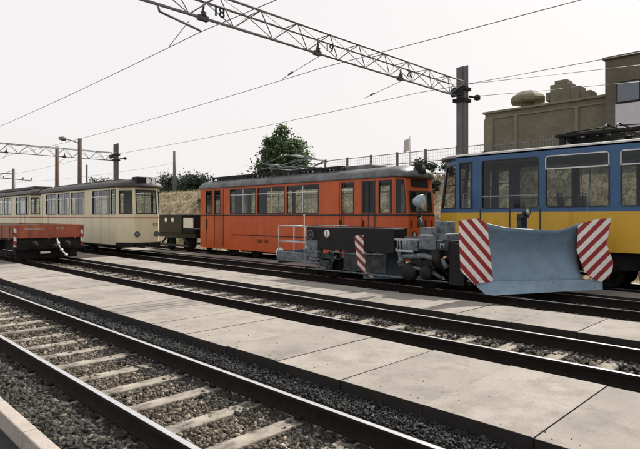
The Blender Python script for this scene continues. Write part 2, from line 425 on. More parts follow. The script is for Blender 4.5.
#            x0   x1   y0  y1   n    smin smax  z    zj
ballast('ballast_stones', 'stone', 'brown and pale crushed stone between the rails of the nearest track',
        [(2.3, 3.6, 0, 8, 20000, .013, .029, -.234, .036), (2.3, 3.6, 8, 16, 8000, .02, .038, -.234, .036), (2.3, 3.6, 16, 45, 6500, .03, .05, -.235, .03)], 10)
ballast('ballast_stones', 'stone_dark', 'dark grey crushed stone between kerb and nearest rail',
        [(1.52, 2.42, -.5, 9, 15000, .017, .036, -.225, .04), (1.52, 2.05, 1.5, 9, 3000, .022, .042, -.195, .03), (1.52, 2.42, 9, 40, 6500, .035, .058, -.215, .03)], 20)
ballast('gravel', 'gravel', 'fine dark gravel strip along the slab edge',
        [(3.98, 4.40, 1.0, 7, 9000, .012, .024, -.17, .05), (3.98, 4.40, 7, 16, 6000, .018, .032, -.165, .04), (3.98, 4.4, 16, 50, 5000, .03, .05, -.165, .03)], 30, octa)
ballast('ballast_stones', 'stone_shade', 'black stones, coloured as rail shade, lying close along the rails of the nearest track',
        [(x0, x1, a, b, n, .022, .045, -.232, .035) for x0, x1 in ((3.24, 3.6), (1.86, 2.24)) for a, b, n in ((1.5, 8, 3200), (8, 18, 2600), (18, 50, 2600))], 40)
ballast('ballast_stones', 'stone_shade', 'black stones, coloured as rail shade, lying close along the rails of the second track',
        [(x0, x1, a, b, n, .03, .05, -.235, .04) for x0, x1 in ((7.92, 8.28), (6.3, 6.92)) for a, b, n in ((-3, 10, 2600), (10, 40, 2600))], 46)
gb = MB(); gb.box(3.96, 4.42, -8, 140, -.29, -.165)
tag(gb.build('gravel_bed', 'asphalt'), 'dark grit under the gravel strip', kind='structure')
for k, (xc, n) in enumerate(((7.62, 6500), (12.28, 2500), (15.6, 1500))):
    ballast('ballast_stones', 'stone', ['pale crushed stone of the second track beside the slabs', 'crushed stone of the track under the snow plough', 'crushed stone of the track under the orange tram'][k],
            [(xc - 1.3, xc + 1.25, -3, 14, int(n * 1.3), .026, .05, -.235, .035), (xc - 1.3, xc + 1.25, 14, 50, n, .035, .065, -.235, .035)], 50 + k * 5)

ballast('stray_stones', 'stone', 'a few stray stones and crumbs lying loose on the concrete slabs',
        [(4.4, 6.25, 2, 14, 40, .004, .013, .001, .004), (4.4, 4.6, 1.5, 12, 40, .004, .012, .001, .004), (8.9, 10.4, 3, 20, 40, .006, .014, .002, .004)], 70)
# ------------------------------------------------------------------ tracks
def track(xc, label, nsl, y0):
    t = empty('railway_track', (xc, 0, 0), label, 'track', 'parallel depot tracks')
    for s in (-1, 1):
        x = s * .685
        prof = [(-.062, -.172), (.062, -.172), (.062, -.158), (.014, -.140), (.009, -.125), (.009, -.048), (.034, -.036), (.035, -.006), (.027, -.0005),
                (-.027, -.0005), (-.035, -.006), (-.034, -.036), (-.009, -.048), (-.009, -.125), (-.014, -.140), (-.062, -.158)]
        mb = MB()
        mb.prism([(x + a, -8, b) for a, b in prof], (0, 148, 0))
        rail = mb.build('rail', 'railside', t)
        hd = MB(); hd.prism([(x + a, -8, b) for a, b in ((-.026, -.002), (-.030, -.004), (-.026, .0015), (-.012, .004), (.012, .004), (.026, .0015), (.030, -.004), (.026, -.002))], (0, 148, 0))
        hd.build('rail_head', 'railhead', rail)
    mb = MB()
    L, W = 1.25, .115
    mb.hexa([(-L, -W, -.30), (L, -W, -.30), (L, W, -.30), (-L, W, -.30), (-L, -W + .015, -.178), (L, -W + .015, -.178), (L, W - .015, -.178), (-L, W - .015, -.178)])
    for s in (-1, 1):
        for e in (-.1, .1):
            mb.box(s * .685 + e - .03, s * .685 + e + .03, -.045, .045, -.178, -.145, 1)
    sl = mb.build('sleeper', ['sleeper', 'railside'], t, bevel=.01)
    y = y0; g = random.Random(int(xc * 10))
    for i in range(nsl):
        c = sl if i == 0 else sl.copy()
        if i: COL.objects.link(c); c.parent = t
        c.location = (g.uniform(-.03, .03), y + g.uniform(-.02, .02), g.uniform(-.008, .004)); c.rotation_euler.z = g.uniform(-.015, .015)
        y += .72
    return t
track(2.96, 'nearest track with shiny rails, running through brown ballast beside the kerb', 96, -5.5)
track(7.62, 'second track between the two pale slab strips, red wagon standing on it', 90, -4.2)
track(12.28, 'track carrying the snow plough and the cream trams', 80, -4.3)
track(15.6, 'farthest track, under the orange tram and the blue and yellow tram', 80, -4.1)

# ------------------------------------------------------------------ trams
class Body:
    """A tram body: plan outline with tapered ends, glazed side walls. Local frame: x across, y along, z up from the rail top."""
    def __init__(s, root, w, l, ty, n, z0, z1, lean=0., zw=1.9, t=.05):
        s.root, s.w, s.l, s.ty, s.n, s.z0, s.z1, s.lean, s.zw, s.t = root, w, l, ty, n, z0, z1, lean, zw, t
        a = l - ty
        s.o = [Vector(p) for p in ((-w, a), (-w, -a), (-n, -l), (n, -l), (w, -a), (w, a), (n, l), (-n, l))]
        s.wins = []
    def edge(s, e): return s.o[e], s.o[(e + 1) % 8]
    def elen(s, e): p, q = s.edge(e); return (q - p).length
    def P(s, e, a, z, off=0.):
        p, q = s.edge(e); d = (q - p).normalized(); n = Vector((d.y, -d.x))
        v = p + d * a + n * off
        y = v.y
        if s.lean:
            k = min(1, max(0, (abs(y) - (s.l - s.ty)) / s.ty)); y -= math.copysign(s.lean * max(0, z - s.zw) * k, y)
        return (v.x, y, z)
    def strip(s, mb, e, a0, a1, z0, z1, o0, o1, m=0):
        P = s.P
        mb.hexa([P(e, a0, z0, o0), P(e, a1, z0, o0), P(e, a1, z0, o1), P(e, a0, z0, o1), P(e, a0, z1, o0), P(e, a1, z1, o0), P(e, a1, z1, o1), P(e, a0, z1, o1)], m)
    def band(s, mb, z0, z1, o0, o1, m=0, edges=range(8)):
        for e in edges: s.strip(mb, e, -.002, s.elen(e) + .002, z0, z1, o0, o1, m)
    def win(s, e, a0, a1, z0, z1, frame='rubber', glass='glass', bars=(), fw=.035, name='window', fbar=None, round=None):
        s.wins.append(dict(e=e, a0=a0, a1=a1, z0=z0, z1=z1, frame=frame, glass=glass, bars=bars, fw=fw, name=name, fbar=fbar, round=round))
    def side(s, y0, y1, z0, z1, both=True, **k):
        """window on the near (-X) side between local y0<y1, mirrored to the far side"""
        a = s.l - s.ty
        s.win(0, a - y1, a - y0, z0, z1, **k)
        if both: s.win(4, a + y0, a + y1, z0, z1, **k)
    def build(s, mats, bands):
        """bands: list of (ztop, material index)"""
        mb = MB()
        for e in range(8):
            W = [w for w in s.wins if w['e'] == e]
            A = sorted({0., s.elen(e)} | {w['a0'] for w in W} | {w['a1'] for w in W})
            Z = sorted({s.z0, s.z1} | {w['z0'] for w in W} | {w['z1'] for w in W} | {b[0] for b in bands if s.z0 < b[0] < s.z1})
            for a0, a1 in zip(A, A[1:]):
                for z0, z1 in zip(Z, Z[1:]):
                    am, zm = (a0 + a1) / 2, (z0 + z1) / 2
                    if any(w['a0'] < am < w['a1'] and w['z0'] < zm < w['z1'] for w in W): continue
                    mi = next(b[1] for b in bands if zm < b[0])
                    mb.face([s.P(e, a0, z0), s.P(e, a1, z0), s.P(e, a1, z1), s.P(e, a0, z1)], mi)
                    mb.face([s.P(e, a0, z1, -s.t), s.P(e, a1, z1, -s.t), s.P(e, a1, z0, -s.t), s.P(e, a0, z0, -s.t)], len(mats) - 1)
            for w in W:
                c = [(w['a0'], w['z0']), (w['a1'], w['z0']), (w['a1'], w['z1']), (w['a0'], w['z1'])]
                for i in range(4):
                    (a, z), (a2, z2) = c[i], c[(i + 1) % 4]
                    mb.face([s.P(e, a2, z2), s.P(e, a, z), s.P(e, a, z, -s.t), s.P(e, a2, z2, -s.t)], len(mats) - 1)
        b = mb.build('body', mats, s.root)
        for w in s.wins:
            f = MB(); e, a0, a1, z0, z1, fw = w['e'], w['a0'], w['a1'], w['z0'], w['z1'], w['fw']
            for q in ((a0, a1, z0, z0 + fw), (a0, a1, z1 - fw, z1), (a0, a0 + fw, z0 + fw, z1 - fw), (a1 - fw, a1, z0 + fw, z1 - fw)):
                s.strip(f, e, *q, -.045, .010)
            for kind, v in w['bars']:
                if kind == 'h': s.strip(f, e, a0 + fw, a1 - fw, v - .018, v + .018, -.04, .006, 1)
                else: s.strip(f, e, a0 + v - .018, a0 + v + .018, z0 + fw, z1 - fw, -.042, .004, 1)
            if w['round']:
                rr = .10
                for ca, cz, da, dz in ((a0, z0, 1, 1), (a1, z0, -1, 1), (a1, z1, -1, -1), (a0, z1, 1, -1)):
                    arc = [(ca + da * rr * (1 - math.sin(t * PI / 10)), cz + dz * rr * (1 - math.cos(t * PI / 10))) for t in range(6)]
                    for oo, mi in ((.0125, 2),):
                        pts = [s.P(e, ca, cz, oo)] + [s.P(e, a, z, oo) for a, z in arc]
                        f.face(pts if da * dz < 0 else pts[::-1], mi)
                    for (a, z), (a2, z2) in zip(arc, arc[1:]): f.face([s.P(e, a, z, .0125), s.P(e, a2, z2, .0125), s.P(e, a2, z2, -.04), s.P(e, a, z, -.04)], 0)
            fr = f.build(w['name'], [w['frame'], w['fbar'] or w['frame'], w['round'] or w['frame']], s.root)
            g = MB(); g.face([s.P(e, a, z, -.025) for a, z in ((a0 + fw * .5, z0 + fw * .5), (a1 - fw * .5, z0 + fw * .5), (a1 - fw * .5, z1 - fw * .5), (a0 + fw * .5, z1 - fw * .5))])
            g.build('pane', w['glass'], fr)
        return b
    def roof(s, m, H, end, over=.04, K=7, z=None, rise=.0):
        """domed roof with rounded ends"""
        mb = MB(); z = s.z1 if z is None else z
        base = []
        nn = 10
        a = s.l - s.ty
        for sg, off in ((-1, 0), (1, 0)):
            pass
        # ring of the plan: near side, -Y end arc, far side, +Y end arc
        W, ty = s.w + over, s.ty + over
        for i in range(nn + 1):
            t = PI + PI * i / nn
            cx, cy = math.cos(t), math.sin(t)
            px = math.copysign(abs(cx) ** .62, cx) * W if abs(cx) > 1e-6 else 0
            base.append((px, -a + cy * ty))
        for i in range(nn + 1):
            t = PI * i / nn
            cx, cy = math.cos(t), math.sin(t)
            px = math.copysign(abs(cx) ** .62, cx) * W if abs(cx) > 1e-6 else 0
            base.append((px, a + cy * ty))
        n = len(base)
        rings = [[(x, y, z - .05) for x, y in base]]
        for k in range(K + 1):
            t = PI / 2 * k / K
            sx = max(.02, math.cos(t) ** .75); dy = end * (1 - math.cos(t))
            rings.append([(x * sx, math.copysign(max(.0, abs(y) - dy), y), z + H * math.sin(t) + rise * math.sin(t)) for x, y in base])
        b = len(mb.v)
        for r in rings: mb.v += r
        for k in range(len(rings) - 1):
            for i in range(n):
                j = (i + 1) % n
                mb.f.append((b + k * n + i, b + k * n + j, b + (k + 1) * n + j, b + (k + 1) * n + i)); mb.m.append(0); mb.sm.append(True)
        mb.f.append(tuple(b + i for i in reversed(range(n)))); mb.m.append(0); mb.sm.append(False)
        mb.f.append(tuple(b + (len(rings) - 1) * n + i for i in range(n))); mb.m.append(0); mb.sm.append(True)
        return mb.build('roof', m, s.root)
    def floor(s, z=.95):
        mb = MB(); i = .06
        pts = [(x * (1 - i / s.w), y * (1 - i / s.l), z) for x, y in [(p.x, p.y) for p in s.o]]
        mb.prism(pts, (0, 0, .08)); return mb.build('floor', 'interior_dark', s.root)

def wheel(root, x, y, r, out):
    mb = MB(); sg = out
    mb.lathe([(0, .06), (r * .28, .06), (r * .3, .03), (r * .74, .02), (r * .78, .05), (r, .055), (r, -.045), (r + .03, -.05), (r + .03, -.075), (r * .6, -.08), (0, -.08)], (x, y, r), (sg, 0, 0), 22)
    return mb.build('wheel', 'under', root)
def truck(root, yc, half, r=.36, w=.78, frame='under'):
    """two-axle running gear: side frames with axle boxes, springs, wheels as parts"""
    mb = MB()
    for s in (-1, 1):
        x = s * w
        mb.box(x + s * .06 - .035, x + s * .06 + .035, yc - half - .35, yc + half + .35, .42, .60)
        for e in (-1, 1):
            y = yc + e * half
            mb.box(x + s * .09 - .07, x + s * .09 + .07, y - .13, y + .13, r - .13, r + .14)
            for q in range(4): mb.box(x + s * .09 - .04, x + s * .09 + .04, y - .42 + q * .09, y + .42 - q * .09, .53 + q * .026, .553 + q * .026)
        mb.box(x + s * .08 - .03, x + s * .08 + .03, yc - half * .6, yc + half * .6, .12, .2)
    mb.box(-w, w, yc - .15, yc + .15, .35, .62)
    for e in (-1, 1): mb.tube((-w, yc + e * half, r), (w, yc + e * half, r), .06)
    mb.build('truck_frame', frame, root)
    for e in (-1, 1):
        for s in (-1, 1): wheel(root, s * .685, yc + e * half, r, s)

def pantograph(root, y, z, L, spread, m='steel_black', raised=.0):
    """folded pantograph: insulated base frame, diamond arms, collector bows"""
    p = MB()
    for s in (-1, 1):
        p.tube((s * .55, y - L / 2, z + .16), (s * .55, y + L / 2, z + .16), .03)
        for e in (-1, 1):
            p.lathe([(.03, 0), (.06, .03), (.04, .06), (.06, .09), (.03, .14)], (s * .55, y + e * L * .42, z), (0, 0, 1), 10)
    for e in (-1, 0, 1): p.tube((-.6, y + e * L * .42, z + .16), (.6, y + e * L * .42, z + .16), .03)
    h = .34 + raised
    for s in (-1, 1):
        p.tube((s * .5, y - .25, z + .18), (s * .62, y - spread, z + .26 + raised * .45), .022)
        p.tube((s * .5, y + .25, z + .18), (s * .62, y + spread, z + .26 + raised * .45), .022)
        p.tube((s * .62, y - spread, z + .26 + raised * .45), (s * .42, y - .1, z + h), .016)
        p.tube((s * .62, y + spread, z + .26 + raised * .45), (s * .42, y + .1, z + h), .016)
    for e in (-1, 1):
        p.tube((-.64, y + e * spread, z + .26 + raised * .45), (.64, y + e * spread, z + .26 + raised * .45), .02)
        p.tube((-.55, y + e * .55, z + .19), (.55, y - e * .2, z + .24), .014)
    fr = p.build('pantograph', m, root)
    c = MB()
    for e in (-1, 1):
        c.path([(-.85, y + e * .14, z + h - .12), (-.62, y + e * .14, z + h + .03), (.62, y + e * .14, z + h + .03), (.85, y + e * .14, z + h - .12)], .022)
    c.build('collector_bow', m, fr)
    return fr

def lamp(root, name, x, y, z, r, ax, rim='steel_black', lens='lens'):
    mb = MB(); mb.lathe([(0, -.06), (r * .8, -.05), (r * 1.12, 0), (r * 1.12, .035), (r * .95, .035)], (x, y, z), ax, 18)
    o = mb.build(name, rim, root)
    k = MB(); k.lathe([(r * .97, .02), (r * .7, .034), (r * .3, .042), (0, .044)], (x, y, z), ax, 18)
    k.build('lens', lens, o)
    return o

def seats(root, ys, xs, z=.98, m='seat'):
    for y in ys:
        for x in xs:
            mb = MB()
            mb.box(x - .21, x + .21, y - .2, y + .2, z + .38, z + .46)
            mb.hexa([(x - .21, y + .17, z + .44), (x + .21, y + .17, z + .44), (x + .21, y + .23, z + .44), (x - .21, y + .23, z + .44),
                     (x - .19, y + .26, z + .98), (x + .19, y + .26, z + .98), (x + .19, y + .31, z + .98), (x - .19, y + .31, z + .98)])
            mb.box(x - .06, x + .06, y - .05, y + .05, z + .02, z + .38)
            mb.path([(x - .15, y + .28, z + .97), (x - .12, y + .29, z + 1.08), (x + .12, y + .29, z + 1.08), (x + .15, y + .28, z + .97)], .018, 6)
            mb.build('seat', m, root, bevel=.02)

# --- orange works tram
OX, OY = 15.45, 16.78
t = empty('works_tram', (OX, OY, 0), 'orange old tram with grey roof standing behind the snow plough', 'tram')
B = Body(t, 1.10, 6.33, .36, .80, .31, 3.22, .10, 1.9)
L = lambda a, b: (a - OY, b - OY)
za, zb = 1.94, 3.08
hb = (('h', 2.80),)
B.side(*L(21.72, 22.26), za, zb, glass='glass_dark')
B.side(*L(21.02, 21.52), za, zb)
for a, b in ((18.32, 20.25), (16.40, 18.20), (14.42, 16.28)): B.side(*L(a, b), za, zb, bars=hb + (('v', (b - a) * .52),), fbar='alu')
B.side(*L(12.62, 13.24), za, zb, bars=hb, fbar='alu')
B.side(*L(11.66, 12.20), za, zb, glass='glass_dark')
B.side(*L(10.90, 11.48), za, zb)
for e in (1, 3, 5, 7):
    k = B.elen(e); B.win(e, .06, k - .05, za, zb, glass='glass_dark')
B.win(2, .12, 1.48, 1.97, 2.72, fw=.045); B.win(6, .12, 1.48, 1.97, 2.72, fw=.045)
B.build(['orange', 'black_stripe', 'interior_dark'], [(1.845, 0), (1.905, 1), (9, 0)])
rf = B.roof('orange_roof', .40, .55)
B.floor()
# mouldings and gutter
g = MB()
B.band(g, 3.205, 3.235, .003, .035)
B.strip(g, 0, 2.6, 10.4, .985, 1.02, .002, .016); B.strip(g, 4, 2.0, 9.0, .985, 1.02, .002, .016)
B.band(g, 1.845, 1.868, .003, .014)
g.build('moulding', 'black_stripe', t)
# folding doors: frames with posts
for e, a0, a1 in ((0, .50, 1.98), (0, 10.50, 11.12), (0, 9.40, 9.66), (4, .2, 1.0), (4, 10.6, 11.6)):
    d = MB()
    for q in ((a0, a0 + .03), (a1 - .03, a1), ((a0 + a1) / 2 - .012, (a0 + a1) / 2 + .012)): B.strip(d, e, *q, .40, 3.1, .003, .012)
    dr = d.build('door', 'black_stripe', t)
    h = MB(); B.strip(h, e, a0 + .08, a0 + .11, 1.2, 1.7, .02, .045); h.build('handle', 'steel_black', dr)
# roof walkway, resistor boxes
rb = MB()
for s in (-1, 1):
    rb.box(s * .62 - .13, s * .62 + .13, -3.2, 5.5, 3.71, 3.75); rb.box(s * .74 - .012, s * .74 + .012, -3.2, 5.5, 3.655, 3.71)
    for k in range(15):
        y = -3.1 + k * .605
        rb.box(s * .70 - .03, s * .70 + .03, y, y + .09, 3.45, 3.71); rb.box(s * .46 - .03, s * .46 + .03, y, y + .09, 3.5, 3.71)
rb.build('roof_walkway', 'steel_black', t)
for y, l2 in ((4.9, .45), (4.0, .5), (2.9, .4), (.7, .5), (-.6, .4), (-1.9, .5), (-3.0, .45)):
    q = MB(); q.box(-.72, .40, y - l2 / 2, y + l2 / 2, 3.50, 3.705); q.build('resistor_box', 'grey_dark', t, bevel=.02)
q = MB(); q.box(-.55, .42, -4.5, -2.9, 3.5, 3.74); q.build('roof_box', 'orange_roof', t, bevel=.04)
pantograph(t, .2, 3.76, 2.2, 1.45, m='galv_light', raised=.34)
pc = MB(); pc.path([(-.5, 1.9, 3.95), (-.35, .9, 4.05), (-.3, -.6, 4.2)], .03); pc.path([(.4, -.2, 3.9), (.3, -1.4, 4.18)], .028)
pc.build('trolley_rope', 'grey_machine', t)
q = MB(); q.box(-.2, .16, -6.42, -6.14, 3.32, 3.66); o = q.build('roof_lamp', 'black', t, bevel=.04)
q = MB(); q.lathe([(.12, 0), (.1, .02), (0, .03)], (-.02, -6.42, 3.5), (0, -1, 0), 16); q.build('lens', 'grey_machine', o)
ds = MB(); B.strip(ds, 2, .30, 1.30, 2.86, 3.12, .002, .03); ds.build('destination_display', 'black', t)
for s in (-1, 1): lamp(t, 'headlight', s * .48, -6.34, 1.2, .11, (0, -1, 0))
for x in (-.62, -.2, .22, .6):
    q = MB(); q.box(x - .05, x + .05, -6.345, -6.332, 1.45, 1.7); q.build('grab_handle', 'black_stripe', t)
cp = MB(); cp.box(-.75, .75, -6.46, -6.30, .42, .60); cp.box(-.08, .08, -6.75, -6.4, .44, .58); cp.box(-.75, .75, 6.30, 6.46, .42, .60)
cp.build('bumper', 'steel_black', t, bevel=.02)
wp = MB(); wp.path([(-.35, -6.40, 2.0), (-.1, -6.41, 2.6)], .012); wp.build('wiper', 'black', t)
text('side_lettering', '506 103', .22, 'black_stripe', t, (-1.108, 1.05, .76), AX_SIDE)
seats(t, [-3.2, -1.6, 0, 1.6, 3.2], [.7], .95)
ub = MB(); ub.box(-.85, .85, -3.0, 3.0, .22, .6); ub.box(-.8, .8, -5.9, 5.9, .55, .9); ub.build('underframe', 'under', t)
truck(t, 2.9, .9); truck(t, -2.9, .9)

# --- cream trams
def cream_tram(Y0, label, nose, group):
    CX = 12.15; CY = Y0 + 6.3
    t = empty('cream_tram', (CX, CY, 0), label, 'tram', group)
    B = Body(t, 1.10, 6.3, .85, .60, .42, 3.28, .10, 1.9)
    f = lambda a, b: (a - 30.3, b - 30.3)
    z0, z1 = 1.92, 3.14
    hb = (('h', 2.82),)
    B.side(*f(24.98, 25.52), z0, z1, bars=hb)
    B.side(*f(25.62, 27.78), z0, z1, bars=hb + (('v', .75),), fbar='alu')
    for a, b in ((28.85, 30.72), (30.98, 32.82), (33.08, 34.92)): B.side(*f(a, b), z0, z1, bars=hb + (('v', .9),), fbar='alu')
    for e in (1, 3, 5, 7): B.win(e, .12, B.elen(e) - .12, z0 + .02, z1 - .06)
    for e in (2, 6): B.win(e, .06, 1.14, z0 + .02, z1 - .02, bars=(('h', 2.86),), fw=.05)
    B.build(['cream', 'red_stripe', 'interior'], [(1.735, 0), (1.79, 1), (9, 0)])
    B.roof('dark_roof', .38, .7, over=.05)
    B.floor()
    g = MB(); B.band(g, 3.265, 3.30, .003, .05); B.band(g, .42, .46, .003, .012); g.build('gutter', 'dark_roof', t)
    d = MB()
    for e in (0, 4):
        for a0 in (.25, 9.0): B.strip(d, e, a0, a0 + .02, .5, 3.1, .002, .008); B.strip(d, e, a0 + 1.0, a0 + 1.02, .5, 3.1, .002, .008)
    d.build('door_seam', 'black_stripe', t)
    bx = MB(); bx.box(-.50, .50, -6.28, -5.7, 3.34, 3.74); o = bx.build('route_sign', 'black', t, bevel=.03)
    if nose:
        bx = MB(); bx.box(-.02, .44, -6.292, -6.282, 3.38, 3.70); bx.build('number_panel', 'white', o)
        text('route_number', '2', .36, 'black', o, (.21, -6.297, 3.54), AX_FRONT)
        text('fleet_number', '52', .24, 'black_stripe', t, (.42, -6.306, 1.42), AX_FRONT)
    for s in (-1, 1): lamp(t, 'headlight', s * .5, -6.30, .98, .12, (0, -1, 0), 'black', 'grey_machine')
    bp = MB()
    for e in (1, 2, 3, 5, 6, 7): B.strip(bp, e, -.02, B.elen(e) + .02, .36, .58, .0, .09)
    bp.build('bumper', 'steel_black', t)
    cp = MB(); cp.box(-.07, .07, -6.7, -6.35, .46, .58); cp.box(-.07, .07, 6.35, 6.62, .46, .58); cp.build('coupling', 'steel_black', t)
    ub = MB(); ub.box(-.9, .9, -5.2, 5.2, .30, .9); ub.build('underframe', 'under', t)
    rw = MB(); rw.box(-.5, .5, -4.4, 5.0, 3.60, 3.70)
    if not nose: rw.box(-.6, .6, -4.8, 4.8, 3.66, 3.86)
    rw.build('roof_walkway', 'dark_roof', t, bevel=.02)
    seats(t, [-3.6, -2.4, -.9, .4, 1.7, 3.0], [-.55, .55], .95, 'interior_dark')
    truck(t, 0, 1.7, .36)
cream_tram(24.0, 'cream tram with route 2 sign and red waist stripe, nearer of the coupled pair', True, 'coupled cream trams')
cream_tram(37.3, 'cream tram coupled behind the one showing route 2, mostly out of view', False, 'coupled cream trams')

# --- blue and yellow tram
BX, BY = 15.6, 1.95
t = empty('blue_tram', (BX, BY, 0), 'blue and yellow tram with large windows behind the snow plough blade', 'tram')
B = Body(t, 1.25, 7.45, .95, .65, .95, 3.66, .16, 2.0)
L = lambda a, b: (a - BY, b - BY)
z0, z1 = 2.08, 3.47
B.side(*L(7.92, 8.36), z0 - .02, z1, bars=(('h', 2.95),))
B.side(*L(5.93, 7.62), z0 - .02, z1, glass='glass_dark', fw=.03, bars=(('h', 2.42),), fbar='grey_roof', round='blue')
wl = [(4.18, 5.76), (2.36, 3.94), (.54, 2.12), (-1.28, .30), (-3.10, -1.52)]
for a, b in wl: B.side(*L(a, b), z0, z1, fw=.03, round='blue')
for e in (1, 3, 5, 7): B.win(e, .10, B.elen(e) - .08, z0, z1 - .04, bars=(('h', 2.80),))
B.win(2, .05, 1.25, z0, z1); B.win(6, .05, 1.25, z0, z1)
B.build(['yellow', 'blue', 'interior_dark'], [(1.96, 0), (9, 1)])
B.roof('grey_roof', .13, .6, over=.0)
B.floor(1.0)
g = MB(); B.band(g, 3.65, 3.675, .003, .022); g.build('gutter', 'alu', t)
a = B.l - B.ty
for (y0, y1) in wl:                                                # hopper ventilators framed in bright metal
    y0 -= BY; y1 -= BY
    for e, p, q in ((0, a - y1, a - y0), (4, a + y0, a + y1)):
        h = MB(); zt, zl = z1 - .005, 3.09
        c = .06
        B.strip(h, e, p + c, q - c, zt - .03, zt, .004, .022); B.strip(h, e, p + .01, q - .01, zl, zl + .035, .004, .022)
        B.strip(h, e, p, p + .028, zl, zt - c, .004, .022); B.strip(h, e, q - .028, q, zl, zt - c, .004, .022)
        for (u0, u1) in ((p, p + c), (q, q - c)):
            mb_pts = [B.P(e, u0, zt - c, .022), B.P(e, u1, zt, .022), B.P(e, u1 + (u0 - u1) * .1, zt - .03, .022), B.P(e, u0 + (u1 - u0) * .45, zt - c, .022)]
            h.face(mb_pts)
        o = h.build('hopper_frame', 'alu', t)
        k = MB(); k.face([B.P(e, u, z, -.01) for u, z in ((p + .03, zl + .035), (q - .03, zl + .035), (q - .03, zt - .03), (p + .03, zt - .03))]); k.build('pane', 'glass_dark', o)
d = MB()
for y in (7.66, 6.76, 5.90):
    y -= BY; B.strip(d, 0, a - y - .018, a - y + .018, 1.0, 2.05, .002, .012)
d.build('door', 'black_stripe', t)
ub = MB(); ub.box(-1.0, 1.0, -5.8, 5.8, .5, 1.05); ub.box(-1.15, -.3, -1.6, 1.6, .28, .95); ub.build('underframe', 'under', t)
truck(t, 3.4, .95, .36, .85); truck(t, -3.4, .95, .36, .85)
sk = MB()
for e in (5, 6, 7, 1, 2, 3): B.strip(sk, e, 0, B.elen(e), .55, .949, -.03, -.005)
sk.build('apron', 'yellow', t)
seats(t, [.55, 1.25, 2.5, 3.2, -.6, -1.4, -2.4], [.72], 1.45)
seats(t, [2.9, 3.45, 1.0, 0, -1.0], [-.45], 1.40)
iw = MB(); iw.box(-1.1, .1, 6.10, 6.14, 1.05, 3.5); iw.build('cab_partition', 'partition', t)
ip = MB()
for y in (3.2, 1.4, -.4): ip.tube((-.35, y, 1.05), (-.35, y, 3.6), .02); ip.tube((.35, y, 1.05), (.35, y, 3.6), .02)
ip.build('grab_pole', 'alu', t)
pantograph(t, 2.35, 3.86, 2.6, 1.15)
rb = MB()
for s in (-1, 1): rb.box(s * .68 - .05, s * .68 + .05, .9, 3.75, 4.02, 4.08)
for k in range(9): rb.box(-.7, .7, .95 + k * .34, 1.05 + k * .34, 4.0, 4.05)
for y in (1.0, 2.3, 3.6):
    for s in (-1, 1): rb.box(s * .6 - .07, s * .6 + .07, y - .07, y + .07, 3.78, 4.01)
rb.box(-.35, .35, 2.6, 3.5, 3.84, 4.0)
rb.build('roof_frame', 'steel_black', t)
q = MB(); q.box(-.75, .75, -.9, .75, 3.84, 4.34); q.build('resistor_box', 'steel_black', t, bevel=.03)
mr = MB(); mr.path([(-1.27, 6.0, 2.55), (-1.5, 6.12, 2.5), (-1.5, 6.12, 2.2)], .014); mr.box(-1.58, -1.44, 6.09, 6.13, 2.08, 2.36); mr.build('wing_mirror', 'grey_machine', t)
rb = MB(); rb.lathe([(.2, 0), (.22, .08), (.12, .14), (0, .15)], (.1, 7.0, 3.72), (0, 0, 1), 14); rb.build('roof_horn', 'steel_black', t)

# ------------------------------------------------------------------ snow plough wagon
PX = 12.25
t = empty('snow_plough', (PX, 10, 0), 'rail snow plough wagon with a wide blue blade and red and white striped wings', 'snow plough')
f = MB()
for s in (-1, 1): f.box(s * .92 - .06, s * .92 + .06, -3.1, 1.8, .86, 1.20)
f.box(-.98, .98, -3.22, -3.1, .8, 1.24); f.box(-.86, .86, 1.68, 1.8, .8, 1.2)
for y in (-2, -1, 0, 1): f.box(-.86, .86, y - .05, y + .05, .88, 1.15)
f.build('frame', 'steel_black', t, bevel=.01)
dk = MB(); dk.box(-1.0, 1.0, -3.2, 1.82, 1.204, 1.245); dk.build('deck', 'grey_dark', t)
de = MB(); de.box(-1.02, -1.003, -3.0, -1.45, 1.215, 1.262); de.box(-1.02, -1.003, -1.2, .9, 1.215, 1.245); de.build('deck_edge', 'rail_tube', t)
bd = MB(); bd.box(-1.03, -.55, -1.55, 1.8, .86, 1.515); bd.box(-.5, .9, -.6, 1.7, 1.247, 1.50); bd.build('ballast_box', 'black', t, bevel=.012)
nb = MB(); nb.lathe([(0, 0), (.10, 0), (.115, .006), (.115, .016), (0, .017)], (-1.031, .92, 1.33), (-1, 0, 0), 24); o = nb.build('number_disc', 'white', t)
text('number', '9', .18, 'black', o, (-1.051, .92, 1.33), AX_SIDE)
# low platform at the far end with a tube railing
pf = MB(); pf.box(-.95, .95, 1.8, 3.3, .40, .47); pf.box(-.95, .95, 3.24, 3.32, .30, .72); pf.box(-.95, -.9, 1.85, 3.2, .48, .70)
pf.build('platform', 'grey_machine', t, bevel=.01)
rl = MB(); zt = 1.52
for s in (-1, 1):
    x = s * .93
    rl.path([(x, 1.85, zt), (x, 3.24, zt)], .02); rl.path([(x, 1.85, 1.02), (x, 3.24, 1.02)], .016)
    for y in (2.0, 2.5, 3.24): rl.tube((x, y, .47), (x, y, zt), .018)
rl.path([(-.93, 3.24, zt), (.93, 3.24, zt)], .02); rl.path([(-.93, 3.24, 1.02), (.93, 3.24, 1.02)], .016)
rl.build('railing', 'rail_tube', t)
bf = MB(); bf.lathe([(.05, 0), (.05, .16), (.17, .18), (.17, .23), (.0, .24)], (-.62, 3.32, .62), (0, 1, 0), 18); bf.build('buffer', 'white_paint', t)
bf = MB(); bf.lathe([(.05, 0), (.05, .16), (.17, .18), (.17, .23), (.0, .24)], (.62, 3.32, .62), (0, 1, 0), 18); bf.build('buffer', 'white_paint', t)
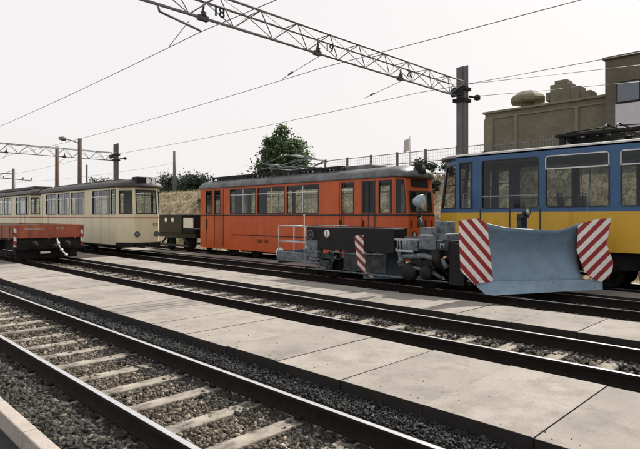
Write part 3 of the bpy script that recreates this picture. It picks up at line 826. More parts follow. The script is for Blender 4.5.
st = MB(); st.box(-1.06, -.86, 1.30, 1.78, .60, 1.12); st.box(-1.10, -.88, 1.22, 1.9, .40, .46); st.box(-1.10, -.95, 1.25, 1.85, .74, .78); st.build('step_box', 'grey_machine', t, bevel=.015)
# running gear, two single axles in visible horn guides with leaf springs
for y in (1.05, -2.35):
    ax = MB()
    for s in (-1, 1):
        x = s * .92
        ax.box(x - .07, x + .07, y - .17, y + .17, .24, .54)
        for q in range(6): ax.box(x - .05, x + .05, y - .58 + q * .085, y + .58 - q * .085, .58 + q * .026, .602 + q * .026)
        ax.tube((x, y - .58, .59), (x, y - .58, .86), .028); ax.tube((x, y + .58, .59), (x, y + .58, .86), .028)
        ax.prism([(x - .02, y - .34, .86), (x - .02, y - .22, .2), (x - .02, y - .17, .2), (x - .02, y - .17, .86)], (.04, 0, 0))
        ax.prism([(x - .02, y + .34, .86), (x - .02, y + .22, .2), (x - .02, y + .17, .2), (x - .02, y + .17, .86)], (.04, 0, 0))
        ax.lathe([(.0, .02), (.10, .0), (.12, -.05)], (x + s * .09, y, .38), (s, 0, 0), 14)
    ax.tube((-.9, y, .38), (.9, y, .38), .06)
    ax.build('axle_guard', 'grey_dark', t)
    for s in (-1, 1): wheel(t, s * .685, y, .38, s)
# hydraulic unit, cabinets and lamp at the blade end
hy = MB()
hy.box(-1.06, -.30, -2.30, -1.85, .95, 1.24); hy.box(-1.08, -.62, -2.85, -2.35, 1.02, 1.56)
hy.build('hydraulic_cabinet', 'grey_machine', t, bevel=.02)
hy = MB(); hy.box(-1.0, -.1, -3.1, -2.55, 1.247, 1.42); hy.box(-.9, -.5, -3.05, -2.7, 1.42, 1.72); hy.build('valve_block', 'grey_machine', t, bevel=.02)
hy = MB(); hy.path([(-1.08, -1.75, .62), (-1.1, -1.9, .80), (-1.1, -2.5, .86), (-1.08, -3.0, .80), (-1.06, -3.15, .60)], .065, 10)
hy.path([(-1.1, -2.0, .30), (-1.14, -2.2, .55), (-1.12, -2.7, .5), (-1.05, -3.0, .34)], .045, 8); hy.path([(-1.02, -1.6, 1.0), (-1.1, -1.75, .9), (-1.1, -1.8, .55)], .03, 8)
hy.build('hydraulic_pipe', 'grey_machine', t)
hy = MB(); hy.lathe([(0, 0), (.2, .0), (.22, .04), (.22, .3), (.14, .34), (0, .35)], (-1.2, -2.1, .42), (1, 0, 0), 16); hy.lathe([(0, 0), (.16, .0), (.18, .04), (.18, .3), (0, .32)], (-1.22, -2.62, .45), (1, 0, 0), 16)
hy.lathe([(0, 0), (.11, .0), (.12, .4), (0, .42)], (-1.12, -2.95, .62), (0, .2, 1), 14)
hy.build('pressure_drum', 'steel_black', t)
hs = MB(); g = random.Random(9)
for i in range(9):
    y = -1.7 - i * .16; z = g.uniform(.75, 1.15)
    hs.path([(-1.0, y, z), (-1.10 - g.uniform(0, .06), y - .05, z - .12), (-1.08, y - g.uniform(.1, .3), z - g.uniform(.25, .4)), (-.98, y - .2, z - .45)], .013, 6)
hs.build('hydraulic_hose', 'rubber', t)
hs = MB()
for i in range(5): hs.tube((-1.12, -1.72 - i * .09, .98), (-1.16 - i % 2 * .03, -1.75 - i * .09, 1.20), .010, 6); hs.lathe([(0, -.02), (.02, 0), (0, .02)], (-1.16 - i % 2 * .03, -1.75 - i * .09, 1.21), (0, 0, 1), 8)
hs.box(-1.13, -1.07, -2.2, -1.66, .93, .985); hs.box(-1.1, -1.075, -2.78, -2.42, 1.36, 1.40); hs.box(-1.09, -1.07, -1.78, -1.74, .55, 1.0)
hs.build('control_lever', 'rail_tube', t)
hs = MB()
for y in (1.05, -2.35):
    for dy in (-.5, .5): hs.tube((-1.02, y + dy, .70), (-1.02, y + dy * .4, .30), .022, 6)
    hs.box(-1.06, -1.03, y - .1, y + .1, .28, .34)
hs.tube((-1.03, 1.5, .25), (-1.03, -3.0, .25), .025, 8); hs.path([(-1.05, .9, .82), (-1.07, .2, .78), (-1.06, -1.2, .82)], .022, 6)
hs.build('brake_rod', 'grey_machine', t)
wh = MB(); wh.lathe([(.13, -.012), (.15, 0), (.13, .012), (.13, -.012)], (-1.12, 1.55, 1.28), (-1, 0, 0), 20)
for a in range(3): wh.tube((-1.12, 1.55 - .13 * math.cos(a * 1.05), 1.28 - .13 * math.sin(a * 1.05)), (-1.12, 1.55 + .13 * math.cos(a * 1.05), 1.28 + .13 * math.sin(a * 1.05)), .008, 5)
wh.tube((-1.12, 1.55, 1.28), (-1.0, 1.55, 1.28), .015, 6); wh.build('handbrake_wheel', 'grey_machine', t)
pl = MB(); pl.box(-1.085, -1.065, -3.2, -2.88, 1.02, 1.24); o = pl.build('number_plate', 'grey_dark', t)
text('plate_letter', 'M', .17, 'rail_tube', o, (-1.089, -3.04, 1.13), AX_SIDE)
lc = MB(); lc.path([(-.8, -2.36, 1.24), (-.82, -2.30, 1.55), (-.8, -2.16, 1.80), (-.8, -2.20, 2.06)], .045, 10); lc.path([(-.72, -2.36, 1.24), (-.74, -2.26, 1.6), (-.76, -2.18, 1.85)], .02, 8); lc.build('lamp_post', 'grey_dark', t)
lp = MB(); lp.lathe([(0, -.20), (.10, -.18), (.165, -.06), (.185, .03), (.185, .06), (.165, .065)], (-.8, -2.22, 2.22), (.12, -1, 0), 22); o = lp.build('headlight', 'lamp_blue', t)
k = MB(); k.lathe([(.168, .058), (.12, .075), (.05, .085), (0, .087)], (-.8, -2.22, 2.22), (.12, -1, 0), 22); k.build('lens', 'lens', o)
mk = MB(); mk.tube((-1.08, 1.86, .25), (-1.08, 1.86, 1.86), .010); mk.lathe([(0, 0), (.035, .03), (0, .07)], (-1.08, 1.86, 1.84), (0, 0, 1), 10); mk.lathe([(0, 0), (.03, .03), (0, .06)], (-1.08, 1.86, .22), (0, 0, 1), 10)
mk.build('marker_rod', 'white_paint', t)

BR = math.atan2(-.575, .817)
def kz(pts, y0=0., slope=0., kin=0.): return [(k, y0 - slope * abs(k - kin), z) for k, z in pts]
st_l = stripe_mat('stripe_left', 1., 1., .30, (.90, .86, .81), (.34, .022, .024))
st_r = stripe_mat('stripe_right', -1., 1., .30, (.90, .86, .81), (.34, .022, .024))
st_m = stripe_mat('stripe_mid', 1., 1., .235, (.90, .86, .81), (.33, .035, .03))
A0 = (11.14 - PX, 5.83 - 10, 0)
def blade(parent, loc, k0, k1, zlow, ztopf, depth, nk=24, nz=14):
    mb = MB(); G = []
    for i in range(nk + 1):
        k = k0 + (k1 - k0) * i / nk; zt = ztopf(k)
        G.append([(k, depth * math.sin(PI * (.10 + .74 * j / nz)) - depth * math.sin(PI * .10) - .12 * (j / nz) ** 3, zlow + (zt - zlow) * j / nz) for j in range(nz + 1)])
    b = len(mb.v)
    for c in G: mb.v += c
    for i in range(nk):
        for j in range(nz):
            p = b + i * (nz + 1) + j
            mb.f.append((p, p + nz + 1, p + nz + 2, p + 1)); mb.m.append(0); mb.sm.append(True)
    return mb.build('plough_blade', 'blade_blue', parent, loc, BR, solid=.018)
def topf(k):
    xs = [-.1, .03, .45, 1.0, 1.75, 2.0, 2.3, 2.5]; zs = [1.72, 1.68, 1.585, 1.55, 1.515, 1.56, 1.67, 1.72]
    return float(np.interp(k, xs, zs))
o = blade(t, A0, -.06, 2.46, .33, topf, .34)
ce = MB()
ce.hexa([(-.22, .03, .34), (2.96, .03, .34), (2.96, .06, .34), (-.22, .06, .34), (-.22, .02, .37), (2.96, .02, .37), (2.96, .05, .37), (-.22, .05, .37)])
ce = MB()
ce.prism([(-.28, -.03, .36), (-.20, -.055, .23), (-.05, -.09, .09), (.15, -.10, .06), (2.94, -.06, .12), (2.96, -.03, .36)], (0, .022, 0))
ce.build('cutting_edge', 'blade_edge', t, A0, BR)
wl_ = MB(); wl_.prism(kz([(-.755, 1.735), (-.70, .66), (-.655, .60), (-.33, .325), (.17, .372), (.02, 1.56), (-.05, 1.70), (-.236, 1.80)], -.05, .22, .17), (0, .02, 0))
wl_.build('blade_wing', st_l, t, A0, BR)['label'] = 'left striped wing of the front blade'
wr = MB(); wr.prism(kz([(2.28, 1.04), (2.47, .52), (2.83, .31), (3.02, .42), (3.10, .56), (3.13, .784), (2.97, 1.187), (3.08, 1.80), (2.8, 1.78), (2.31, 1.66)], -.05, .15, 2.28), (0, .02, 0))
wr.build('blade_wing', st_r, t, A0, BR)['label'] = 'right striped wing of the front blade'
# supports behind the blade
bs = MB()
for k in (.25, .9, 1.6, 2.2): bs.box(k - .03, k + .03, .22, .42, .3, 1.5)
bs.box(-.2, 2.5, .42, .54, .9, 1.1); bs.box(-.2, 2.5, .36, .5, .35, .5)
bs.build('blade_brace', 'steel_black', t, A0, BR)
hp = MB()
hp.tube((-.7, -3.15, .62), (-.35, -4.0, .55), .08); hp.tube((.5, -3.15, .62), (.55, -4.75, .55), .08); hp.tube((-.2, -3.15, 1.1), (0, -4.25, .95), .06)
hp.box(-1.05, -.9, -3.6, -3.2, .2, 1.2)
hp.build('push_arm', 'steel_black', t)
wk = MB(); wk.box(.12, .2, -4.45, -4.35, 1.5, 1.86); wk.box(.30, .36, -4.5, -4.4, 1.5, 1.95); wk.box(.06, .40, -4.53, -4.38, 1.80, 1.9); wk.build('lamp_bracket', 'grey_dark', t)
lamp(t, 'work_lamp', .22, -4.56, 1.95, .085, (-.2, -1, 0), 'grey_dark')
mk = MB(); mk.tube((1.72, -5.42, .5), (1.72, -5.42, 2.82), .007); mk.build('marker_rod', 'rail_tube', t)
# wing plough under the middle of the wagon
A1 = (11.06 - PX, 9.72 - 10, 0)
wm = MB(); wm.prism(kz([(0, 1.26), (.05, .75), (.10, .46), (.30, .18), (.54, .12), (.47, .70), (.38, 1.29), (.18, 1.335), (.04, 1.315)], -.08), (0, .02, 0))
wm.build('side_wing', st_m, t, A1, BR)
mb_ = MB()
mb_.prism([(.28, 0, .10), (1.4, .0, .08), (1.4, .1, .8), (.28, .1, .8)], (0, .03, 0))
mb_.build('side_plough_blade', 'blade_blue', t, A1, BR)
pn = MB(); pn.box(-.99, -.94, -1.25, .3, .3, .84); pn.build('skirt_panel', 'grey_dark', t)

# ------------------------------------------------------------------ wagons
t = empty('flat_wagon', (7.42, 27.2, 0), 'low sided red works wagon with white lettering on its end board', 'wagon')
h, hw = 4.2, 1.34
for sx in (-1, 1):
    b = MB(); b.box(sx * hw - .025, sx * hw + .025, -h, h, .97, 1.50)
    for i in range(8):
        y = -h + .3 + (2 * h - .6) * i / 7
        b.box(sx * (hw + .045) - .02, sx * (hw + .045) + .02, y - .04, y + .04, .90, 1.47)
    b.build('side_board', 'rust_brown', t, bevel=.008)
for sy in (-1, 1):
    b = MB(); b.box(-hw + .026, hw - .026, sy * (h - .03) - .025, sy * (h - .03) + .025, .97, 1.50)
    for x in (-.02, 1.0): b.box(x - .03, x + .03, sy * h - .015, sy * h + .015, .92, 1.49)
    b.build('end_board', 'rust_red', t, bevel=.008)
b = MB(); b.box(-hw, hw, -h + .06, h - .06, .89, .965); b.build('deck', 'under', t)
ld_ = MB(); g = random.Random(4)
n = 26
for i in range(n):
    for j in range(6):
        q = lambda i, j: (-1.28 + 2.56 * j / 6, -4.1 + 8.2 * i / n, 1.40 + .13 * math.sin(i * 1.7 + j * 2.3) * math.sin(j * 1.1 + i * .6) - .10 * (abs(j - 3) > 2))
        ld_.face([q(i, j), q(i, j + 1), q(i + 1, j + 1), q(i + 1, j)], 0)
ld_.build('load', 'soil', t)
u = MB()
for sx in (-1, 1): u.box(sx * .85 - .07, sx * .85 + .07, -h + .15, h - .15, .58, .888)
for e in (-1, 1): u.box(-1.30, 1.30, e * (h - .09) - .07, e * (h - .09) + .07, .52, .886)
u.box(-.6, .6, -h * .55, h * .55, .40, .8); u.box(-1.2, -.9, -1.2, .5, .40, .85)
u.build('underframe', 'under', t)
for e in (-1, 1):
    b = MB(); b.box(-1.18, 1.18, e * (h - .3) - .03, e * (h - .3) + .03, .14, .515)
    for x in (-.9, -.3, .3, .9): b.box(x - .04, x + .04, e * (h - .22) - .04, e * (h - .22) + .04, .2, .6)
    b.build('rail_guard', 'under', t)
truck(t, 0, h - 1.3, .40, .80)
for e in (-1, 1):
    for sx in (-1, 1):
        b = MB(); b.lathe([(.06, 0), (.06, .16), (.15, .18), (.15, .22), (0, .23)], (sx * .62, e * (h - .02), .70), (0, e, 0), 16); b.build('buffer', 'under', t)
cm = stripe_mat('corner_stripe', .55, 1., .33, (.75, .72, .68), (.33, .03, .025))
for sx in (-1, 1):
    b = MB(); b.box(sx * 1.27 - .05, sx * 1.27 + .05, -h - .026, -h - .02, .64, 1.40); b.build('corner_marking', cm, t)
b = MB(); b.path([(.28, -h - .03, .92), (.30, -h - .12, .70), (.42, -h - .2, .42), (.56, -h - .26, .26)], .026, 8)
for p in ((.30, -h - .12, .74), (.40, -h - .2, .47), (.56, -h - .26, .26)): b.lathe([(0, -.05), (.06, -.02), (.06, .02), (0, .05)], p, (0, -1, 0), 12)
b.build('coupling_hose', 'white_paint', t)
b = MB(); b.box(-.35, .02, -h - .03, -h - .018, .34, .42); b.build('plate', 'white_paint', t)
b = MB(); b.tube((.05, -h - .02, .66), (.05, -h - .45, .64), .05); b.lathe([(0, -.06), (.09, -.05), (.09, .05), (0, .06)], (.05, -h - .45, .64), (1, 0, 0), 14); b.build('coupling', 'steel_black', t)
text('end_lettering', 'BAHNBAU', .15, 'faded_white', t, (-.58, -h - .008, 1.33), AX_FRONT, .002)
text('end_lettering', 'T 37', .15, 'faded_white', t, (.40, -h - .008, 1.33), AX_FRONT, .002)
# --- dark works trolley between cream and orange trams
t = empty('works_trolley', (15.6, 25.6, 0), 'small dark works trolley with round white plates, left of the orange tram', 'trolley')
b = MB(); b.box(-1.15, 1.15, -.9, 1.7, .95, 1.92); b.box(-1.0, 1.0, -2.0, 1.9, .70, .95); b.build('body', 'black', t, bevel=.02)
b = MB(); b.box(-1.12, 1.0, -2.0, -.95, .95, 1.2); b.build('deck_box', 'under', t, bevel=.02)
b = MB(); b.box(-1.14, -1.12, -1.98, -1.05, 1.25, 1.76); b.build('side_sign', 'white_paint', t)
for y in (.72, .02):
    b = MB(); b.lathe([(0, 0), (.13, 0), (.13, .02), (0, .022)], (-1.151, y, 1.64), (-1, 0, 0), 18); b.build('round_plate', 'white', t)
for s in (-1, 1):
    b = MB(); b.path([(s * .95, -1.2, .40), (s * .95, -.7, .72), (s * .95, 1.0, .72), (s * .95, 1.5, .4)], .06, 8); b.box(s * .95 - .06, s * .95 + .06, -1.3, 1.6, .22, .34)
    b.build('bogie_frame', 'grey_dark', t)
for y in (-.75, 1.0):
    for s in (-1, 1): wheel(t, s * .685, y, .38, s)

# ------------------------------------------------------------------ overhead line
def gantry(Y, x0, x1, zl, zu, label, phase, signs, post=True, step=1.215):
    g = empty('overhead_gantry', (18.05, Y, 0), label, 'gantry', 'overhead line gantries')
    ox = -18.05
    if post:
        p = MB(); p.box(-.13, .09, -.17, .17, -.3, 7.50); p.box(.091, .15, -.19, .19, -.3, 7.58); p.box(-.155, -.131, -.12, .12, -.3, 7.36)
        p.build('post', 'post', g, bevel=.012)
        c = MB(); c.box(-.24, .24, -.26, .26, 6.17, 6.3); c.box(-.24, .24, -.26, .26, 6.60, 6.72); c.box(-.42, -.301, -.22, .22, 6.35, 6.62); c.tube((.2, -.2, 6.4), (.62, -.3, 6.4), .04); c.lathe([(0, 0), (.12, .05), (.12, .2), (0, .25)], (.62, -.3, 6.28), (0, 0, 1), 12)
        c.build('clamp', 'steel_black', g)
    ch = MB()
    ch.tube((x0 + ox, 0, zl), (x1 + ox, 0, zl), .036, 8); ch.build('lower_chord', 'galv', g)
    for s in (-1, 1):
        ch = MB(); ch.tube((x0 + ox, s * .27, zu), (x1 + ox - .1, s * .27, zu), .030, 8); ch.build('upper_chord', 'galv', g)
    br = MB(); x = phase
    while x > x0: x -= step
    x += step
    while x < x1 - .2:
        for s in (-1, 1):
            br.tube((x + ox, 0, zl), (x + step / 2 + ox, s * .27, zu), .015, 5); br.tube((x + step / 2 + ox, s * .27, zu), (x + step + ox, 0, zl), .015, 5)
        br.tube((x + step / 2 + ox, -.27, zu), (x + step / 2 + ox, .27, zu), .014, 5)
        br.tube((x + step / 2 + ox, -.27, zu), (x + step * 1.5 + ox, .27, zu), .010, 5)
        x += step
    br.build('lattice', 'galv', g)
    for x, num in signs:
        s = MB(); s.lathe([(0, 0), (.05, .01), (.075, .04), (.05, .07), (.075, .10), (.05, .13), (.03, .2), (.02, .30)], (x - .12 + ox, -.02, zl + .02), (0, 0, 1), 10); s.box(x - .26 + ox, x + ox, -.05, .05, zl - .06, zl + .05)
        o = s.build('insulator', 'porcelain', g)
        if num: text('track_number', num, .33, 'black', g, (x + .22 + ox, -.13, zl + .19), AX_FRONT, .006, 1., .016)
        # cantilever arm with registration of the contact wire
    for x, num in signs:
        a = MB(); zw_ = 6.0 if zl > 6.3 else 5.9
        if num == '18':
            a.path([(x - 1.25 + ox, -.04, zl - .04), (x - 1.22 + ox, -.04, zl - .16), (x - .22 + ox, -.04, zw_ + .04), (x - .20 + ox, -.04, zw_ + .01)], .026, 6)
            a.path([(x - .52 + ox, -.04, zw_ + .17), (x - .20 + ox, 1.4, zw_ + .01)], .009, 5)
        else:
            a.path([(x - .02 + ox, -.04, zl - .04), (x + .12 + ox, 1.75, zw_ + .02)], .010, 5); a.lathe([(0, -.12), (.03, -.1), (.03, .1), (0, .12)], (x + .09 + ox, 1.35, zw_ + .10), (.08, .98, -.2), 8)
        a.build('registration_arm', 'galv', g)
    return g
gantry(10.4, 1.2, 17.75, 6.36, 6.86, 'steel lattice gantry with numbers 18, 19 and 20 and a thick grey post', 8.70, ((6.75, '18'), (10.42, '19'), (14.25, '20')))
gantry(40.8, 0, 17.75, 6.20, 6.80, 'small far lattice gantry beyond the cream tram roofs', 8.7, ((6.7, ''), (10.5, ''), (14.3, '')))

def wire(name, pts, label, r=.009):
    m = MB(); m.path([Vector(p) for p in pts], r, 6)
    return tag(m.build(name, 'wire'), label, 'wire', 'overhead wires')
def sag(x, y0, y1, z, s, n=8, x1=None, z1=None):
    x1 = x if x1 is None else x1; z1 = z if z1 is None else z1
    return [(x + (x1 - x) * i / n, y0 + (y1 - y0) * i / n, z + (z1 - z) * i / n - s * 4 * (i / n) * (1 - i / n)) for i in range(n + 1)]
wire('contact_wire', sag(6.55, -20, 10.4, 6.02, .12) + sag(6.55, 10.4, 40.8, 6.02, .18)[1:] + sag(6.55, 40.8, 72, 6.0, .15)[1:], 'overhead wire passing under the number 18')
wire('contact_wire', sag(10.55, -20, 10.4, 6.02, .12) + sag(10.55, 10.4, 40.8, 6.02, .18)[1:] + sag(10.55, 40.8, 72, 6.0, .15)[1:], 'overhead wire passing under the number 19')
wire('contact_wire', sag(15.0, -20, 10.4, 6.02, .12) + sag(15.0, 10.4, 40.8, 6.02, .18)[1:] + sag(15.0, 40.8, 72, 6.0, .15)[1:], 'overhead wire passing under the number 20')
wire('feeder_wire', sag(18.3, 10.3, -14, 6.9, .1, 8, 28, 7.6), 'upper cable leading from the grey post towards the building')
wire('feeder_wire', sag(18.3, 10.3, -14, 6.4, .1, 8, 29, 7.0), 'lower cable leading from the grey post towards the building')
wire('feeder_wire', sag(25.4, 44.7, 92, 6.8, .6, 10, 19, 6.8), 'thin slack cable from the pole left of the orange tram')

# masts and poles in the distance
t = empty('mast', (18.05, 68, 0), 'far mast with short crossarms above the cream tram roofs', 'mast')
m = MB(); m.tube((0, 0, -.3), (0, 0, 7.3), .22, 10, .16); m.build('pole', 'post', t)
m = MB(); m.tube((-2.0, 0, 6.2), (2.0, 0, 6.0), .05); m.tube((-1.6, 0, 6.7), (.3, 0, 6.7), .04); m.tube((-1.9, 0, 6.2), (-.1, 0, 7.1), .03)
for x in (-1.9, -1.0, 1.0, 1.9): m.lathe([(.05, 0), (.09, .08), (.05, .16), (.09, .22), (0, .3)], (x, 0, 6.1), (0, 0, 1), 8)
m.build('crossarm', 'post', t)
def pole(name, x, y, z0, z1, r, label, m='wood_pole', group='poles behind the trams'):
    t = empty(name, (x, y, z0), label, 'pole', group)
    k = MB(); k.tube((0, 0, -.4), (0, 0, z1 - z0), r, 10, r * .8); k.build('pole_shaft', m, t)
    return t, z1 - z0
t, h = pole('lamp_pole', 13.95, 37.2, 0, 7.15, .17, 'brown pole with a lamp arm rising behind the cream tram')
t.name = 'lamp_pole'; t['category'] = 'lamp pole'
k = MB(); k.path([(0, 0, h - .35), (-.45, .3, h - .15), (-.75, .5, h - .05)], .035); k.build('lamp_arm', 'galv', t)
k = MB(); k.lathe([(0, 0), (.12, .05), (.16, .25), (.10, .5), (0, .55)], (-.7, .45, h - .08), (-.75, .5, .12), 12); k.build('lamp_head', 'galv', t)
pole('wooden_pole', 13.95, 41.6, 0, 7.0, .17, 'reddish brown pole left of the lamp pole, without a lamp')
pole('wooden_pole', 16.5, 42.6, 0, 5.9, .10, 'short thin dark pole right beside the lamp pole', 'post')
pole('wooden_pole', 25.4, 44.7, ez[-1], 7.95, .17, 'grey brown pole on the embankment between cream and orange trams', 'post')

# ------------------------------------------------------------------ building
bx = 30.
t = empty('brick_building', (bx, 0, 4.0), 'olive brown brick building with flat roof and a taller tower block', 'building')
w = MB()
w.box(0, 12, 8.85, 15.7, -.4, 4.06); w.build('wall', 'brick', t)
w = MB(); w.box(-.4, 12.2, -22, 8.84, -.4, 5.86); o = w.build('tower_wall', 'brick_tower', t)
c = MB(); c.box(-.12, 12.1, 8.86, 15.82, 4.063, 4.18); c.box(-.06, -.003, 8.86, 15.7, 3.72, 3.80); c.build('coping', 'coping', t)
c = MB(); c.box(-.52, 12.3, -22, 8.94, 5.863, 5.98); c.build('coping', 'brick_tower', t)
for y, d in ((15.45, .3), (13.76, .09), (10.36, .09)):
    c = MB(); c.box(-.08, -.002, y - d, y + d, -.3, 3.715); c.build('pilaster', 'coping', t)
for y1, y0 in ((8.30, 6.2), (5.2, 3.0), (2.0, -.2)):
    c = MB(); c.box(-.44, -.402, y0, y1, 3.55, 4.62)
    wn = c.build('window', 'steel_black', t)
    n = 2
    for i in range(n):
        a, b = y0 + .06 + (y1 - y0 - .06) * i / n, y0 + (y1 - y0 - .06) * (i + 1) / n
        c = MB(); c.box(-.452, -.443, a, b, 3.61, 4.56); c.build('pane', mat('sky_pane', (.07, .10, .13), .05, .0, var=.05, spec=1.), wn)
c = MB(); c.box(-.43, -.402, -20, 8.36, 2.0, 3.50); c.build('white_cladding', 'panel_white', t)
v = MB(); cx, cy = 3.0, 14.35
v.lathe([(.42, 4.05), (.42, 4.98), (1.0, 4.98), (1.08, 5.06), (1.08, 5.26), (.95, 5.42), (.55, 5.70), (.0, 5.74)], (cx, cy, 0), (0, 0, 1), 8); vo = v.build('roof_vent', 'vent', t)
for p in vo.data.polygons: p.use_smooth = False
v = MB(); v.box(2.4, 3.4, 11.55, 12.75, 4.06, 5.75); v.box(2.45, 3.35, 11.75, 12.5, 5.75, 5.98); v.box(2.4, 3.3, 12.75, 13.0, 4.8, 5.35); v.box(2.4, 3.4, 11.0, 11.55, 4.06, 5.45); v.box(2.4, 3.4, 10.4, 11.0, 4.06, 5.1)
v.build('chimney', 'brick', t, bevel=.05)
v = MB(); v.box(2.4, 3.4, 13.05, 13.6, 4.06, 4.75); v.build('roof_block', 'vent', t, bevel=.1)
c = MB(); c.box(-.2, -.08, 15.1, 15.3, 1.5, 1.7); c.path([(-.1, 15.2, 1.6), (-.5, 15.5, 1.75)], .03); c.build('wall_lamp', 'steel_black', t)
c = MB(); c.lathe([(0, 0), (.16, .04), (.12, .22), (0, .25)], (-.5, 15.5, 1.75), (0, 0, -1), 10); c.build('wall_lamp', 'steel_black', t)

# ------------------------------------------------------------------ fence and flagpole
def fence(x, y0, y1, z, h, label, pickets):
    t = empty('picket_fence' if pickets else 'mesh_fence', (x, (y0 + y1) / 2, z), label, 'fence', 'fences on the embankment')
    c = (y0 + y1) / 2; y = y0
    while y <= y1 + .01:
        p = MB(); p.box(-.055, .055, y - c - .055, y - c + .055, -.4, h + .06); p.build('post', 'fence_post', t)
        y += 2.
    r = MB()
    for zz in (.25, h * .6, h - .03) if not pickets else (.25, h - .12): r.box(-.02, .02, y0 - c, y1 - c, zz - .02, zz + .02)
    r.build('fence_rail', 'fence', t)
    k = MB()
    if pickets:
        yy = y0 + .1
        while yy < y1: k.box(.021, .035, yy - c - .018, yy - c + .018, .08, h + .1 * (1 if int(yy * 10) % 2 else 0)); yy += .15
        k.build('picket_panel', 'fence', t)
    else:
        yy = y0
        while yy < y1: k.tube((.03, yy - c, .1), (.03, yy - c, h), .005, 4); yy += .16
        for i in range(8): k.tube((.03, y0 - c, .1 + (h - .1) * i / 8), (.03, y1 - c, .1 + (h - .1) * i / 8), .005, 4)
        k.build('wire_mesh', 'fence', t)
ftop = ez[-1]
fence(25.5, 13.0, 25.0, ftop, 1.62, 'wire mesh fence on posts along the embankment above the orange tram', False)
fence(25.5, -1.0, 12.9, ftop, 1.62, 'grey picket fence in front of the brick building', True)
t = empty('flagpole', (26.6, 18.85, ftop), 'thin flagpole with a pale hanging flag behind the mesh fence', 'flagpole')
k = MB(); k.tube((0, 0, -.3), (0, 0, 2.75), .022, 8); k.build('pole', 'galv', t)
k = MB(); n = 10
for i in range(n):
    for j in range(6):
        q = lambda i, j: (-.03 - .05 * math.sin(i * 1.1 + j * .4) * i / n - .01, .02 + .42 * i / n, 2.6 - .75 * j / 6 - .10 * i / n)
        k.face([q(i, j), q(i + 1, j), q(i + 1, j + 1), q(i, j + 1)], 0, True)
k.build('flag', 'flag', t)

# ------------------------------------------------------------------ vegetation
def leaves(name, blobs, n, size, m, parent, seed, up=.3):
    """leaf-sized faces spread in uneven clumps through the crown's volume"""
    g = np.random.default_rng(seed)
    B_ = np.array(blobs, float)
    vol = B_[:, 3] * B_[:, 4] * B_[:, 5]; pr = vol ** .8 / (vol ** .8).sum()
    nc = max(8, n // 42)
    bi = g.choice(len(B_), nc, p=pr)
    d = g.normal(size=(nc, 3)); d /= np.linalg.norm(d, axis=1, keepdims=True)
    rr = g.uniform(.25, 1.05, (nc, 1)) ** .6
    cc = B_[bi, :3] + d * rr * B_[bi, 3:6] * .92
    k = n // nc
    c = np.repeat(cc, k, 0); sp = np.repeat(B_[bi, 3:6].mean(1), k)[:, None] * .26
    p = c + g.normal(size=c.shape) * sp * np.array([1, 1, .8])
    N = len(p)
    a = g.normal(size=(N, 3)); a[:, 2] *= .5; a /= np.linalg.norm(a, axis=1, keepdims=True)
    b = g.normal(size=(N, 3)); b -= (b * a).sum(1, keepdims=True) * a; b /= np.linalg.norm(b, axis=1, keepdims=True)
    s = g.uniform(.6, 1.4, (N, 1)) * size
    V = np.stack([p - a * s, p + b * s * .55, p + a * s, p - b * s * .55], 1).reshape(-1, 3)
    F = np.arange(N * 4).reshape(-1, 4)
    return np_mesh(name, V, F, m, parent)
def tree(name, x, y, z, h, blobs, n, size, m, label, seed, group, cat='tree', tr=.14, k=1.):
    blobs = [(b[0] * k, b[1] * k, b[2], b[3] * k, b[4] * k, b[5]) for b in blobs]
    t = empty(name, (x, y, z), label, cat, group)
    g = random.Random(seed)
    k = MB(); p = Vector((0, 0, -.3))
    segs = 5; pts = [p]
    for i in range(1, segs + 1): pts.append(Vector((g.uniform(-.12, .12) * i * .4, g.uniform(-.12, .12) * i * .4, h * .8 * i / segs)))
    for i in range(segs): k.tube(pts[i], pts[i + 1], tr * (1 - i / segs * .8), 8, tr * (1 - (i + 1) / segs * .8))
    for b in blobs:
        for q in range(2):
            st_ = pts[min(segs, 1 + int(segs * max(0, min(.95, b[2] / h * .7))))]
            e = Vector((b[0] + g.uniform(-.4, .4) * b[3], b[1] + g.uniform(-.4, .4) * b[4], b[2] + g.uniform(-.2, .5) * b[5]))
            k.tube(st_, e, tr * .3, 5, tr * .08)
    k.build('trunk', 'bark', t)
    leaves('crown', blobs, n, size, m, t, seed)
    return t
tree('leafy_tree', 27.2, 31.3, ftop, 5.3, [(.1, 0, 2.6, 1.7, 1.7, 1.4), (0, 0, 1.9, 2.1, 2.1, 1.3), (-.9, .9, 1.4, 1.4, 1.4, 1.0), (.8, -.9, 2.4, 1.3, 1.3, 1.1), (-.2, .2, 3.3, 1.2, 1.2, 1.0), (.1, 0, 4.3, .7, .7, .75), (-.9, 1.0, 3.2, .8, .8, .7), (.9, -.9, 3.4, .8, .8, .7), (1.1, -1.2, 1.2, 1.1, 1.2, .9)], 13500, .115, 'leaf', 'green leafy tree rising behind the orange tram roof', 5, None, k=.84)
far = [(41, 77, 3.6, 2.6), (40, 69.5, 4.3, 2.9), (40, 64, 3.9, 2.2), (43, 73, 3.4, 2.4), (42, 104, 4.6, 3.0), (41, 98, 5.0, 2.6), (44, 60, 3.4, 2.4), (44, 111, 3.6, 3.)]
lab = ['dark round tree right of the cream tram roof', 'tall dark tree beside the embankment pole', 'dark tree left of the orange tram roof', 'low dark tree behind the gap between cream and orange trams',
       'dark far tree above the cream tram roof, left one', 'dark far tree above the cream tram roof, beside the gantry post', 'dark tree hidden mostly behind the orange tram end', 'dim low tree farthest behind the cream trams']
